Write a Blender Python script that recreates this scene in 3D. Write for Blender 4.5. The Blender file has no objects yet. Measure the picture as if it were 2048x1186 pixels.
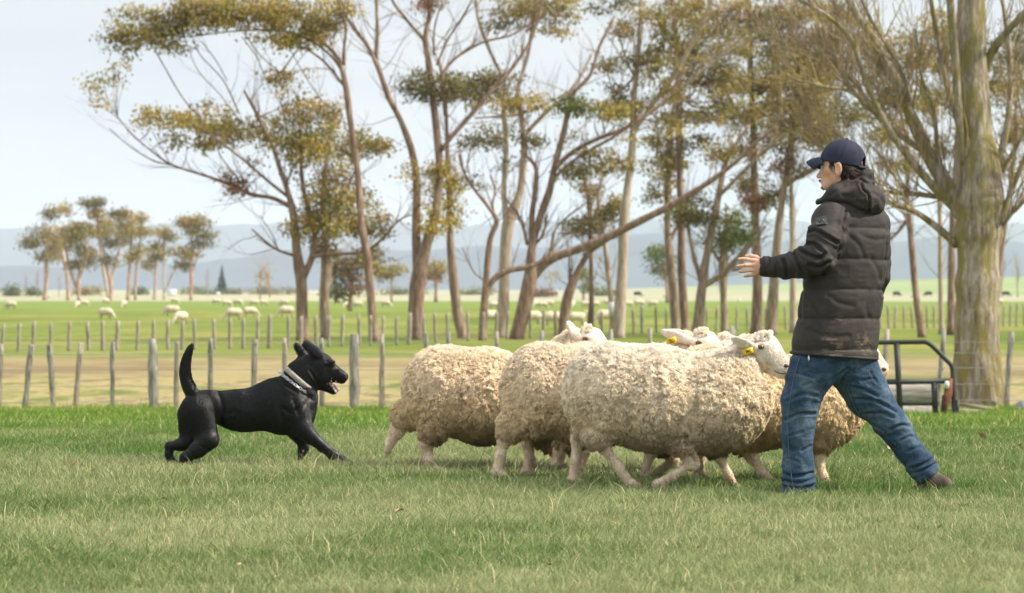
import bpy, math, random
import numpy as np
from mathutils import Vector

# ------------------------------------------------------------------ camera, world, sun, exposure
F = 7680.0; CAMZ = 1.03; HY = 578.0
sc = bpy.context.scene
cam = bpy.data.cameras.new('camera'); camo = bpy.data.objects.new('camera', cam)
sc.collection.objects.link(camo); sc.camera = camo
camo.location = (0, 0, CAMZ); camo.rotation_euler = (math.radians(90), 0, 0)
cam.sensor_width = 36; cam.lens = 135.0; cam.shift_y = -15 / 2048
cam.clip_start = 0.1; cam.clip_end = 60000
cam.dof.use_dof = True; cam.dof.focus_distance = 19.7; cam.dof.aperture_fstop = 7.5

SUN_EL, SUN_AZ = 44.0, 94.0        # azimuth clockwise from the view direction (+Y)
w = bpy.data.worlds.new('World'); sc.world = w; w.use_nodes = True
nt = w.node_tree; nt.nodes.clear()
def N(nt, t, **k):
    n = nt.nodes.new(t)
    for a, b in k.items(): setattr(n, a, b)
    return n
out = N(nt, 'ShaderNodeOutputWorld'); bg = N(nt, 'ShaderNodeBackground')
sky = N(nt, 'ShaderNodeTexSky', sky_type='NISHITA'); sky.sun_disc = False
sky.sun_elevation = math.radians(SUN_EL); sky.sun_rotation = math.radians(SUN_AZ)
sky.air_density = 1.0; sky.dust_density = 1.5
tc = N(nt, 'ShaderNodeTexCoord'); sep = N(nt, 'ShaderNodeSeparateXYZ')
nt.links.new(tc.outputs['Generated'], sep.inputs[0])
mp = N(nt, 'ShaderNodeMapping'); mp.inputs['Scale'].default_value = (5, 5, 26)
nt.links.new(tc.outputs['Generated'], mp.inputs[0])
nz = N(nt, 'ShaderNodeTexNoise'); nz.inputs['Scale'].default_value = 1.6; nz.inputs['Detail'].default_value = 5; nz.inputs['Roughness'].default_value = .55
nt.links.new(mp.outputs[0], nz.inputs[0])
rp = N(nt, 'ShaderNodeValToRGB')       # thin veil of high cloud: blue-grey gaps to white
rp.color_ramp.elements[0].position = .33; rp.color_ramp.elements[0].color = (7.2, 7.6, 8.4, 1)
rp.color_ramp.elements[1].position = .62; rp.color_ramp.elements[1].color = (8.6, 8.7, 8.85, 1)
nt.links.new(nz.outputs[0], rp.inputs[0])
mx = N(nt, 'ShaderNodeMixRGB'); mx.inputs[0].default_value = .92
nt.links.new(sky.outputs[0], mx.inputs[1]); nt.links.new(rp.outputs[0], mx.inputs[2])
zr = N(nt, 'ShaderNodeMapRange'); nt.links.new(sep.outputs[2], zr.inputs[0])      # the veil is thicker and brighter overhead
zr.inputs[1].default_value = .08; zr.inputs[2].default_value = .6; zr.inputs[3].default_value = .89; zr.inputs[4].default_value = 1.55
vs_ = N(nt, 'ShaderNodeVectorMath', operation='SCALE'); nt.links.new(mx.outputs[0], vs_.inputs[0]); nt.links.new(zr.outputs[0], vs_.inputs['Scale'])
nt.links.new(vs_.outputs[0], bg.inputs[0]); bg.inputs[1].default_value = 0.078
nt.links.new(bg.outputs[0], out.inputs[0])

sun = bpy.data.lights.new('sun', 'SUN'); suno = bpy.data.objects.new('sun', sun); sc.collection.objects.link(suno)
sun.energy = 4.8; sun.angle = math.radians(3.0); sun.color = (1.0, .91, .78)
el, az = math.radians(SUN_EL), math.radians(SUN_AZ)
sdir = Vector((math.sin(az) * math.cos(el), math.cos(az) * math.cos(el), math.sin(el)))
suno.rotation_euler = sdir.to_track_quat('Z', 'Y').to_euler()
sc.view_settings.view_transform = 'Standard'; sc.view_settings.look = 'None'
sc.view_settings.exposure = 0.45; sc.view_settings.gamma = 1.0
sc.cycles.max_bounces = 8; sc.cycles.diffuse_bounces = 5; sc.cycles.glossy_bounces = 2
sc.cycles.transmission_bounces = 3; sc.cycles.volume_bounces = 1; sc.cycles.transparent_max_bounces = 4
sc.cycles.caustics_reflective = False; sc.cycles.caustics_refractive = False
try: sc.cycles_curves.shape = 'RIBBONS'
except Exception: pass

# ------------------------------------------------------------------ helpers
rng = np.random.default_rng(7); random.seed(7)
def smooth(t): t = np.clip(t, 0, 1); return t * t * (3 - 2 * t)
def zprof(d):
    "height of the land at distance d: level lawn, easing down to the plain"
    d = np.asarray(d, float)
    return np.where(d < 26, 0, np.where(d < 62, -0.87 * (smooth((d - 22) / 44) * 0.6 + 0.4 * np.clip((d - 26) / 36, 0, 1)), -0.87)) * 1.0
def zp(d):
    d = np.asarray(d, float)
    a = np.interp(d, [0, 25, 29, 35, 42, 50, 60, 70, 1e6], [0, 0, -.06, -.21, -.41, -.63, -.85, -.87, -.87])
    return a
def hill(x, y):
    "the low green rise far off on the right"
    return 9.5 * np.exp(-((y - 2300) / 700) ** 2) * smooth((x + 60) / 420) * (y > 900)
def gz(x, y): return zp(y) + hill(np.asarray(x, float), np.asarray(y, float))
def W(px, py, d): return np.array([(px - 1024) / F * d, d, CAMZ - (py - HY) / F * d])

def link(o, parent=None):
    sc.collection.objects.link(o)
    if parent is not None: o.parent = parent
    return o
def tag(o, label=None, cat=None, group=None, kind=None):
    if label: o['label'] = label
    if cat: o['category'] = cat
    if group: o['group'] = group
    if kind: o['kind'] = kind
    return o
def empty(name, loc, label=None, cat=None, group=None):
    o = bpy.data.objects.new(name, None); o.location = loc; o.empty_display_size = .1
    return tag(link(o), label, cat, group)
def copy_tree(o, parent=None):
    c = o.copy(); sc.collection.objects.link(c); c.parent = parent
    for ch in o.children: copy_tree(ch, c)
    return c

def mesh(name, V, Fq, mat=None, parent=None, loc=None, smooth_=True, col=None, mats=None, midx=None):
    "V (n,3); Fq: (m,k) array or list of arrays of equal-size faces"
    V = np.asarray(V, np.float32)
    Fs = [np.asarray(f, np.int32) for f in (Fq if isinstance(Fq, list) else [Fq]) if len(f)]
    me = bpy.data.meshes.new(name)
    me.vertices.add(len(V)); me.vertices.foreach_set('co', V.ravel())
    nl = sum(f.size for f in Fs); nf = sum(len(f) for f in Fs)
    me.loops.add(nl); me.loops.foreach_set('vertex_index', np.concatenate([f.ravel() for f in Fs]))
    me.polygons.add(nf)
    tot = np.concatenate([np.full(len(f), f.shape[1], np.int32) for f in Fs])
    st = np.concatenate([[0], np.cumsum(tot)[:-1]]).astype(np.int32)
    me.polygons.foreach_set('loop_start', st); me.polygons.foreach_set('loop_total', tot)
    if smooth_: me.polygons.foreach_set('use_smooth', np.ones(nf, bool))
    for m in (mats or [mat]):
        if m: me.materials.append(m)
    if midx is not None: me.polygons.foreach_set('material_index', np.asarray(midx, np.int32))
    if col is not None:
        a = me.attributes.new('col', 'FLOAT_COLOR', 'POINT')
        c = np.ones((len(V), 4), np.float32); c[:, :3] = col
        a.data.foreach_set('color', c.ravel())
    me.update(); me.validate()
    o = bpy.data.objects.new(name, me)
    if loc is not None: o.location = loc
    return link(o, parent)

# value noise
_T = np.random.default_rng(3).random((64, 64, 64)).astype(np.float32)
def vnoise(p, s):
    p = np.asarray(p, np.float32) * s + 100
    i = np.floor(p).astype(np.int64); f = (p - i).astype(np.float32); f = f * f * (3 - 2 * f)
    r = 0
    for dx in (0, 1):
        for dy in (0, 1):
            for dz in (0, 1):
                wt = (f[..., 0] if dx else 1 - f[..., 0]) * (f[..., 1] if dy else 1 - f[..., 1]) * (f[..., 2] if dz else 1 - f[..., 2])
                r = r + wt * _T[(i[..., 0] + dx) & 63, (i[..., 1] + dy) & 63, (i[..., 2] + dz) & 63]
    return r * 2 - 1
def fbm(p, s, o=3):
    r = 0; a = 1; t = 0
    for k in range(o):
        r = r + a * vnoise(p + 13.7 * k, s); t += a; a *= .5; s *= 2.03
    return r / t

# tubes
class MB:
    def __init__(s): s.v = []; s.q = []; s.t = []; s.n = 0; s.c = []
    def add(s, V, Q=None, T=None, c=None):
        V = np.asarray(V, float).reshape(-1, 3); s.v.append(V)
        if Q is not None and len(Q): s.q.append(np.asarray(Q) + s.n)
        if T is not None and len(T): s.t.append(np.asarray(T) + s.n)
        if c is not None: s.c.append(np.broadcast_to(np.asarray(c, float), (len(V), 3)))
        s.n += len(V)
    def tube(s, P, R, n=8, cap=True, c=None):
        P = np.asarray(P, float); R = np.broadcast_to(np.asarray(R, float), (len(P),))
        t = np.gradient(P, axis=0); t /= np.linalg.norm(t, axis=1)[:, None] + 1e-9
        up = np.array([0, 1, 0.]) if abs(t[0][1]) < .8 else np.array([1, 0, 0.])
        a = np.cross(t, up); a /= np.linalg.norm(a, axis=1)[:, None] + 1e-9
        b = np.cross(t, a)
        th = np.arange(n) * 2 * math.pi / n
        V = P[:, None] + R[:, None, None] * (np.cos(th)[None, :, None] * a[:, None] + np.sin(th)[None, :, None] * b[:, None])
        m = len(P); i = np.arange(m - 1)[:, None] * n; j = np.arange(n)[None]; k = (j + 1) % n
        Q = np.stack([i + j, i + k, i + n + k, i + n + j], -1).reshape(-1, 4)
        V = V.reshape(-1, 3); T = []
        if cap:
            V = np.vstack([V, P[0], P[-1]]); e0, e1 = m * n, m * n + 1
            T = [(e0, (x + 1) % n, x) for x in range(n)] + [(e1, (m - 1) * n + x, (m - 1) * n + (x + 1) % n) for x in range(n)]
        s.add(V, Q, T, c)
    def box(s, c, h, rot=None, b=0.0, col=None):
        x, y, z = h; V = []
        for sx in (-1, 1):
            for sy in (-1, 1):
                for sz in (-1, 1): V.append((sx * x, sy * y, sz * z))
        V = np.array(V, float)
        if rot is not None: V = V @ np.asarray(rot).T
        Q = [(0, 1, 3, 2), (4, 6, 7, 5), (0, 4, 5, 1), (2, 3, 7, 6), (0, 2, 6, 4), (1, 5, 7, 3)]
        s.add(V + np.asarray(c), Q, None, col)
    def build(s, name, mat, parent=None, loc=None, smooth_=True):
        fs = []
        if s.q: fs.append(np.concatenate(s.q))
        if s.t: fs.append(np.concatenate(s.t))
        return mesh(name, np.concatenate(s.v), fs, mat, parent, loc, smooth_, col=np.concatenate(s.c) if s.c else None)
def spline(P, k=5):
    P = np.asarray(P, float)
    if len(P) < 3:
        t = np.linspace(0, 1, k + 1)[:, None]; return P[0] * (1 - t) + P[-1] * t
    Q = np.vstack([2 * P[0] - P[1], P, 2 * P[-1] - P[-2]]); o = []
    for i in range(1, len(Q) - 2):
        for t in np.arange(k) / k:
            a, b, c, d = Q[i - 1:i + 3]
            o.append(.5 * (2 * b + (c - a) * t + (2 * a - 5 * b + 4 * c - d) * t * t + (3 * b - a - 3 * c + d) * t ** 3))
    o.append(P[-1]); return np.array(o)

# hair curves
def strands(name, P, R, mat, parent=None, loc=None):
    "P (n,k,3) points, R (k,) or (n,k) radius"
    n, k, _ = P.shape
    hc = bpy.data.hair_curves.new(name); hc.add_curves([k] * n)
    hc.points.foreach_set('position', P.astype(np.float32).ravel())
    hc.points.foreach_set('radius', np.broadcast_to(R, (n, k)).astype(np.float32).ravel())
    hc.materials.append(mat)
    o = bpy.data.objects.new(name, hc)
    if loc is not None: o.location = loc
    return link(o, parent)
def sample(V, Fq, n, mask=None, seed=1, wfn=None):
    r = np.random.default_rng(seed)
    Q = Fq if mask is None else Fq[mask]
    a, b, c, d = (V[Q[:, i]] for i in range(4))
    nr = np.cross(c - a, d - b); ar = np.linalg.norm(nr, axis=1) + 1e-12; nr = nr / ar[:, None]
    pw_ = ar if wfn is None else ar * wfn((a + c) / 2, nr)
    idx = r.choice(len(Q), n, p=pw_ / pw_.sum()); u = r.random((n, 1)); v = r.random((n, 1))
    p = (a[idx] * (1 - u) + b[idx] * u) * (1 - v) + (d[idx] * (1 - u) + c[idx] * u) * v
    return p, nr[idx]

# signed-distance sculpting: smooth unions of tapered limbs and ellipsoids -> one continuous surface
class Field:
    def __init__(s, lo, hi, h):
        s.lo = np.array(lo, float); s.h = h
        s.n = np.ceil((np.array(hi, float) - s.lo) / h).astype(int) + 1
        s.d = np.full(s.n, 1e3, np.float32)
    def win(s, lo, hi):
        a = np.clip(np.floor((np.asarray(lo) - s.lo) / s.h).astype(int), 0, s.n)
        b = np.clip(np.ceil((np.asarray(hi) - s.lo) / s.h).astype(int) + 1, 0, s.n)
        g = [s.lo[i] + s.h * np.arange(a[i], b[i]) for i in range(3)]
        X, Y, Z = np.meshgrid(*g, indexing='ij')
        return tuple(slice(a[i], b[i]) for i in range(3)), np.stack([X, Y, Z], -1).astype(np.float32)
    def merge(s, sl, d, k):
        c = s.d[sl]
        if k <= 0: s.d[sl] = np.minimum(c, d); return
        h = np.clip(.5 + .5 * (c - d) / k, 0, 1)
        r = c * (1 - h) + d * h - k * h * (1 - h)
        s.d[sl] = np.where(c > 100, d, r)
    def cap(s, a, b, ra, rb=None, k=.02, sy=1.0, disp=None, cut=False):
        a = np.asarray(a, float); b = np.asarray(b, float); rb = ra if rb is None else rb
        m = max(ra, rb) * max(1, sy) + 2.2 * k + 3 * s.h
        sl, P = s.win(np.minimum(a, b) - m, np.maximum(a, b) + m)
        sc_ = np.array([1, 1 / sy, 1]); pa = (P - a) * sc_; ba = (b - a) * sc_
        t = np.clip((pa @ ba) / (ba @ ba + 1e-12), 0, 1)
        d = np.linalg.norm(pa - t[..., None] * ba, axis=-1) - (ra + (rb - ra) * t)
        d = d * min(1, sy)
        if disp: d = d + disp(P, t)
        if cut: s.d[sl] = np.maximum(s.d[sl], -d)
        else: s.merge(sl, d.astype(np.float32), k)
    def chain(s, pts, rs, k=.02, sy=1.0, disp=None):
        for i in range(len(pts) - 1): s.cap(pts[i], pts[i + 1], rs[i], rs[i + 1], k, sy, disp)
    def ell(s, c, r, k=.02, ax=None, disp=None, cut=False):
        c = np.asarray(c, float); r = np.asarray(r, float); m = r.max() + 2.2 * k + 3 * s.h
        mm = m if ax is not None else r + 2.2 * k + 3 * s.h
        sl, P = s.win(c - mm, c + mm); q = P - c
        if ax is not None: q = q @ np.asarray(ax, float).T      # rows of ax = local axes
        k0 = np.linalg.norm(q / r, axis=-1); k1 = np.linalg.norm(q / (r * r), axis=-1) + 1e-9
        d = k0 * (k0 - 1) / k1
        d = np.where(k0 < 1e-3, -r.min(), d)
        if disp: d = d + disp(P, None)
        if cut: s.d[sl] = np.maximum(s.d[sl], -d)
        else: s.merge(sl, d.astype(np.float32), k)
    def grid(s):
        return s.win(s.lo, s.lo + s.h * s.n)[1]
    def at(s, V):
        i = np.clip(np.round((V - s.lo) / s.h).astype(int), 0, s.n - 1)
        return s.d[i[:, 0], i[:, 1], i[:, 2]]
    def surface(s, relax=1):
        d = s.d; neg = d < 0
        C = neg[:-1, :-1, :-1].astype(np.int8) * 0
        offs = [(x, y, z) for x in (0, 1) for y in (0, 1) for z in (0, 1)]
        nx, ny, nz_ = d.shape
        for o in offs: C = C + neg[o[0]:nx - 1 + o[0], o[1]:ny - 1 + o[1], o[2]:nz_ - 1 + o[2]]
        act = np.argwhere((C > 0) & (C < 8))
        idm = np.full((nx - 1, ny - 1, nz_ - 1), -1, np.int64); idm[act[:, 0], act[:, 1], act[:, 2]] = np.arange(len(act))
        S = np.zeros((len(act), 3)); K = np.zeros(len(act))
        val = {o: d[act[:, 0] + o[0], act[:, 1] + o[1], act[:, 2] + o[2]] for o in offs}
        for o in offs:
            for ax in range(3):
                if o[ax] == 0:
                    p = list(o); p[ax] = 1; p = tuple(p); a, b = val[o], val[p]
                    x = (a < 0) != (b < 0); t = np.where(x, a / np.where(x, a - b, 1), 0)
                    q = np.zeros((len(act), 3)) + np.array(o); q[:, ax] = t
                    S[x] += q[x]; K += x
        V = (act + S / K[:, None]) * s.h + s.lo
        Fc = []
        for ax in range(3):
            o = [0, 0, 0]; o[ax] = 1
            a = neg[:nx - 1 if ax == 0 else nx, :ny - 1 if ax == 1 else ny, :nz_ - 1 if ax == 2 else nz_]
            b = neg[o[0]:, o[1]:, o[2]:]
            e = np.argwhere(a != b); u, v = [i for i in range(3) if i != ax]
            e = e[(e[:, u] > 0) & (e[:, v] > 0) & (e[:, u] < d.shape[u] - 1) & (e[:, v] < d.shape[v] - 1)]
            def g(du, dv):
                q = e.copy(); q[:, u] -= du; q[:, v] -= dv; return idm[q[:, 0], q[:, 1], q[:, 2]]
            quad = np.stack([g(1, 1), g(0, 1), g(0, 0), g(1, 0)], -1)
            inside = neg[e[:, 0], e[:, 1], e[:, 2]]
            fl = inside if ax != 1 else ~inside
            quad = np.where(fl[:, None], quad, quad[:, ::-1]); Fc.append(quad)
        Q = np.concatenate(Fc); Q = Q[(Q >= 0).all(1)]
        for _ in range(relax):
            acc = np.zeros_like(V); cnt = np.zeros(len(V))
            for i in range(4):
                for j in ((i + 1) % 4, (i + 3) % 4):
                    np.add.at(acc, Q[:, i], V[Q[:, j]]); np.add.at(cnt, Q[:, i], 1)
            V = V * .5 + .5 * acc / np.maximum(cnt, 1)[:, None]
        return V, Q
def front(V, x, z, r=.012):
    "y of the side facing the camera, at local x, z"
    m = (np.abs(V[:, 0] - x) < r) & (np.abs(V[:, 2] - z) < r)
    return V[m, 1].min() if m.any() else 0.0

def vnormals(V, Q):
    n = np.zeros_like(V); f = np.cross(V[Q[:, 2]] - V[Q[:, 0]], V[Q[:, 3]] - V[Q[:, 1]])
    for i in range(4): np.add.at(n, Q[:, i], f)
    return n / (np.linalg.norm(n, axis=1)[:, None] + 1e-12)
def linedist(X, Z, pts):
    "distance in the x-z plane to a polyline"
    P = np.asarray(pts, float); best = np.full(len(X), 9.)
    for (x0, z0), (x1, z1) in zip(P[:-1], P[1:]):
        dx, dz = x1 - x0, z1 - z0; t = np.clip(((X - x0) * dx + (Z - z0) * dz) / (dx * dx + dz * dz + 1e-12), 0, 1)
        best = np.minimum(best, np.hypot(X - x0 - t * dx, Z - z0 - t * dz))
    return best
def creases(V, Q, lines, conv, depth=.010, width=.006):
    "folds pressed into the near side of a surface; each line fades at its rim with a soft raised lip"
    n = vnormals(V, Q); m = n[:, 1] < -.15; V = V.copy()
    for ln in lines:
        a = spline(np.array(ln, float), 5); p = np.array([conv(x, y) for x, y in a])[:, [0, 2]]
        lo, hi = p.min(0) - 5 * width, p.max(0) + 5 * width
        i = np.where(m & (V[:, 0] > lo[0]) & (V[:, 0] < hi[0]) & (V[:, 2] > lo[1]) & (V[:, 2] < hi[1]))[0]
        if len(i) == 0: continue
        y0 = V[i, 1].min(); i = i[V[i, 1] < y0 + .14]
        d = linedist(V[i, 0], V[i, 2], p); g = -depth * np.exp(-(d / width) ** 2) + depth * .45 * np.exp(-((d - 2.2 * width) / (1.5 * width)) ** 2)
        V[i] += n[i] * g[:, None]
    return V

# ------------------------------------------------------------------ materials
def mat(name, base=(.5, .5, .5), rough=.7, spec=.3, **k):
    m = bpy.data.materials.new(name); m.use_nodes = True
    b = m.node_tree.nodes['Principled BSDF']
    b.inputs['Base Color'].default_value = (*base, 1); b.inputs['Roughness'].default_value = rough
    b.inputs['Specular IOR Level'].default_value = spec
    for a, v in k.items(): b.inputs[a].default_value = v
    return m
def ramp(nt, src, stops):
    r = N(nt, 'ShaderNodeValToRGB'); e = r.color_ramp.elements
    while len(e) < len(stops): e.new(.5)
    for x, (p, c) in zip(e, stops): x.position = p; x.color = (*c, 1)
    nt.links.new(src, r.inputs[0]); return r.outputs[0]
def noise(nt, vec, scale, detail=4, rough=.55, sc3=(1, 1, 1), kind='noise'):
    if sc3 != (1, 1, 1):
        mp = N(nt, 'ShaderNodeMapping'); mp.inputs['Scale'].default_value = sc3; nt.links.new(vec, mp.inputs[0]); vec = mp.outputs[0]
    if kind == 'voronoi':
        n = N(nt, 'ShaderNodeTexVoronoi'); n.inputs['Scale'].default_value = scale; nt.links.new(vec, n.inputs['Vector']); return n.outputs[0]
    n = N(nt, 'ShaderNodeTexNoise'); n.inputs['Scale'].default_value = scale; n.inputs['Detail'].default_value = detail; n.inputs['Roughness'].default_value = rough
    nt.links.new(vec, n.inputs['Vector']); return n.outputs[0]
def mix(nt, f, a, b, mode='MIX'):
    m = N(nt, 'ShaderNodeMixRGB', blend_type=mode)
    for s, v in zip(m.inputs, (f, a, b)):
        if isinstance(v, (int, float)): s.default_value = v
        elif isinstance(v, tuple): s.default_value = (*v, 1)
        else: nt.links.new(v, s)
    return m.outputs[0]
def objco(nt, gen='Object'): return N(nt, 'ShaderNodeTexCoord').outputs[gen]
def geopos(nt): return N(nt, 'ShaderNodeNewGeometry').outputs['Position']
def setcol(m, s): m.node_tree.links.new(s, m.node_tree.nodes['Principled BSDF'].inputs['Base Color'])
def bump(m, h, dist=.01, strength=.6):
    nt = m.node_tree; b = N(nt, 'ShaderNodeBump'); b.inputs['Distance'].default_value = dist; b.inputs['Strength'].default_value = strength
    nt.links.new(h, b.inputs['Height']); nt.links.new(b.outputs[0], nt.nodes['Principled BSDF'].inputs['Normal'])
def nmat(name, stops, scale=8, rough=.8, sc3=(1, 1, 1), bd=0, bs=None, spec=.25, co='Object', detail=5, **k):
    m = mat(name, rough=rough, spec=spec, **k); nt = m.node_tree; v = objco(nt, co)
    n = noise(nt, v, scale, detail, .6, sc3); setcol(m, ramp(nt, n, stops))
    if bd: bump(m, noise(nt, v, bs or scale * 2, 5, .6, sc3), bd)
    return m
def attrmat(name, rough=.7, spec=.25, transl=0.0):
    m = mat(name, rough=rough, spec=spec); nt = m.node_tree
    a = N(nt, 'ShaderNodeAttribute', attribute_name='col'); setcol(m, a.outputs['Color'])
    if transl:
        b = nt.nodes['Principled BSDF']; o = nt.nodes['Material Output']
        t = N(nt, 'ShaderNodeBsdfTranslucent'); nt.links.new(a.outputs['Color'], t.inputs[0])
        x = N(nt, 'ShaderNodeMixShader'); x.inputs[0].default_value = transl
        nt.links.new(b.outputs[0], x.inputs[1]); nt.links.new(t.outputs[0], x.inputs[2]); nt.links.new(x.outputs[0], o.inputs[0])
    return m
HAZE = 0.85e-4
# ------------------------------------------------------------------ ground, hills
def ground_mat():
    m = mat('ground', rough=.95, spec=.1); nt = m.node_tree; P = geopos(nt)
    s = N(nt, 'ShaderNodeSeparateXYZ'); nt.links.new(P, s.inputs[0]); Y = s.outputs[1]
    def mr(src, a, b, sw=None):
        r = N(nt, 'ShaderNodeMapRange'); r.interpolation_type = 'SMOOTHSTEP'
        nt.links.new(src, r.inputs[0]); r.inputs[1].default_value = a; r.inputs[2].default_value = b; return r.outputs[0]
    def wob(amount, scale):
        n = noise(nt, P, scale, 3); a = N(nt, 'ShaderNodeMath', operation='MULTIPLY_ADD'); nt.links.new(n, a.inputs[0])
        a.inputs[1].default_value = amount; nt.links.new(Y, a.inputs[2]); return a.outputs[0]
    soil = ramp(nt, noise(nt, P, 9, 5), [(.3, (.07, .10, .03)), (.7, (.13, .17, .055))])
    lawn = ramp(nt, noise(nt, P, .7, 6, .65), [(.35, (.09, .16, .03)), (.52, (.13, .22, .045)), (.7, (.20, .26, .07))])
    near = mix(nt, mr(Y, 24, 34), soil, lawn)
    dry = ramp(nt, noise(nt, P, .45, 8, .75, (1, .3, 1)), [(.40, (.12, .155, .035)), (.47, (.25, .225, .085)), (.52, (.36, .30, .14)), (.60, (.18, .14, .07))])
    mud = ramp(nt, noise(nt, P, .5, 7, .7, (.4, .3, 1)), [(.42, (.21, .16, .08)), (.6, (.31, .26, .125))])
    dry = mix(nt, mr(wob(10, .2), 84, 92), dry, mud)
    dry = mix(nt, mr(wob(8, .2), 107, 113), dry, ramp(nt, noise(nt, P, .3, 5), [(.4, (.15, .18, .04)), (.65, (.25, .235, .08))]))
    a = mix(nt, mr(wob(5, .5), 56, 62), near, dry)
    pad = ramp(nt, noise(nt, P, .12, 8, .72, (1, .2, 1)), [(.36, (.10, .145, .02)), (.5, (.165, .20, .035)), (.60, (.24, .235, .06)), (.72, (.13, .165, .03))])
    far = mix(nt, mr(Y, 240, 480), pad, (.165, .225, .045))
    b = mix(nt, mr(wob(10, .15), 120, 126), a, far)
    tan = ramp(nt, noise(nt, P, .012, 4), [(.4, (.40, .36, .24)), (.6, (.30, .32, .20))])
    c = mix(nt, mr(wob(40, .01), 590, 640), b, tan)
    rise = ramp(nt, noise(nt, P, .006, 4), [(.4, (.20, .27, .10)), (.6, (.28, .33, .14))])
    X = s.outputs[0]
    c2 = mix(nt, mr(X, 20, 180), tan, rise)
    c = mix(nt, mr(Y, 800, 1300), c, c2)
    setcol(m, c); bump(m, noise(nt, P, 30, 4), .03, .8); return m
ds = np.concatenate([np.linspace(4, 70, 100), np.geomspace(71, 30000, 130)])
us = np.linspace(-1, 1, 90); X = us[None] * (12 + ds[:, None] * .55); Y = np.repeat(ds[:, None], 90, 1)
Z = gz(X, Y) + np.where((Y < 70), .012 * fbm(np.stack([X, Y, X * 0], -1), .8), 0)
V = np.stack([X, Y, Z], -1).reshape(-1, 3); i = np.arange(len(ds) - 1)[:, None] * 90; j = np.arange(89)[None]
Q = np.stack([i + j, i + j + 1, i + 90 + j + 1, i + 90 + j], -1).reshape(-1, 4)
tag(mesh('ground', V, Q, ground_mat()), kind='structure')

def ridge(name, d, pts, depth, colr, seed):
    xs = np.linspace(-1700, 3700, 260); top = np.interp(xs, [p[0] for p in pts], [p[1] for p in pts])
    base = np.stack([xs * .01, xs * 0 + seed, xs * 0], -1)
    top = top + fbm(base, .9, 5) * 14
    V = []
    for k in range(14):
        t = k / 13; dd = d + depth * t
        h = (HY - top) / F * d * smooth(t) ** .8 if k < 13 else (HY - top) / F * d
        h = h + fbm(np.stack([xs * .012, np.full_like(xs, t * 4 + seed), xs * 0], -1), 1.1, 4) * h.max() * .16 * math.sin(math.pi * t)
        V.append(np.stack([(xs - 1024) / F * dd, np.full_like(xs, dd), h - .9], -1))
    V.append(V[-1] + np.array([0, depth, -400.]))
    V = np.array(V); n = len(xs); m = len(V); i = np.arange(m - 1)[:, None] * n; j = np.arange(n - 1)[None]
    Q = np.stack([i + j, i + j + 1, i + n + j + 1, i + n + j], -1).reshape(-1, 4)
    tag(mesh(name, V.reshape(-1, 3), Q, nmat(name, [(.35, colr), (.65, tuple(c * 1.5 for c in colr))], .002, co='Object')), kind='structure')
ridge('hills', 6500, [(-1700, 500), (300, 525), (420, 512), (520, 490), (640, 478), (800, 487), (960, 470), (1100, 478), (1220, 455), (1400, 445), (1560, 462), (1750, 470), (1900, 452), (2048, 468), (3700, 500)], 1200, (.03, .045, .06), 1)  # hill colour tinted blue, with distance haze painted into it
ridge('far_hills', 10500, [(-1700, 420), (0, 432), (150, 448), (330, 420), (520, 428), (700, 405), (900, 432), (1100, 420), (1400, 405), (1800, 425), (3700, 440)], 1800, (.05, .065, .075), 5)  # some blue of the distance haze is painted in here too

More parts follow.
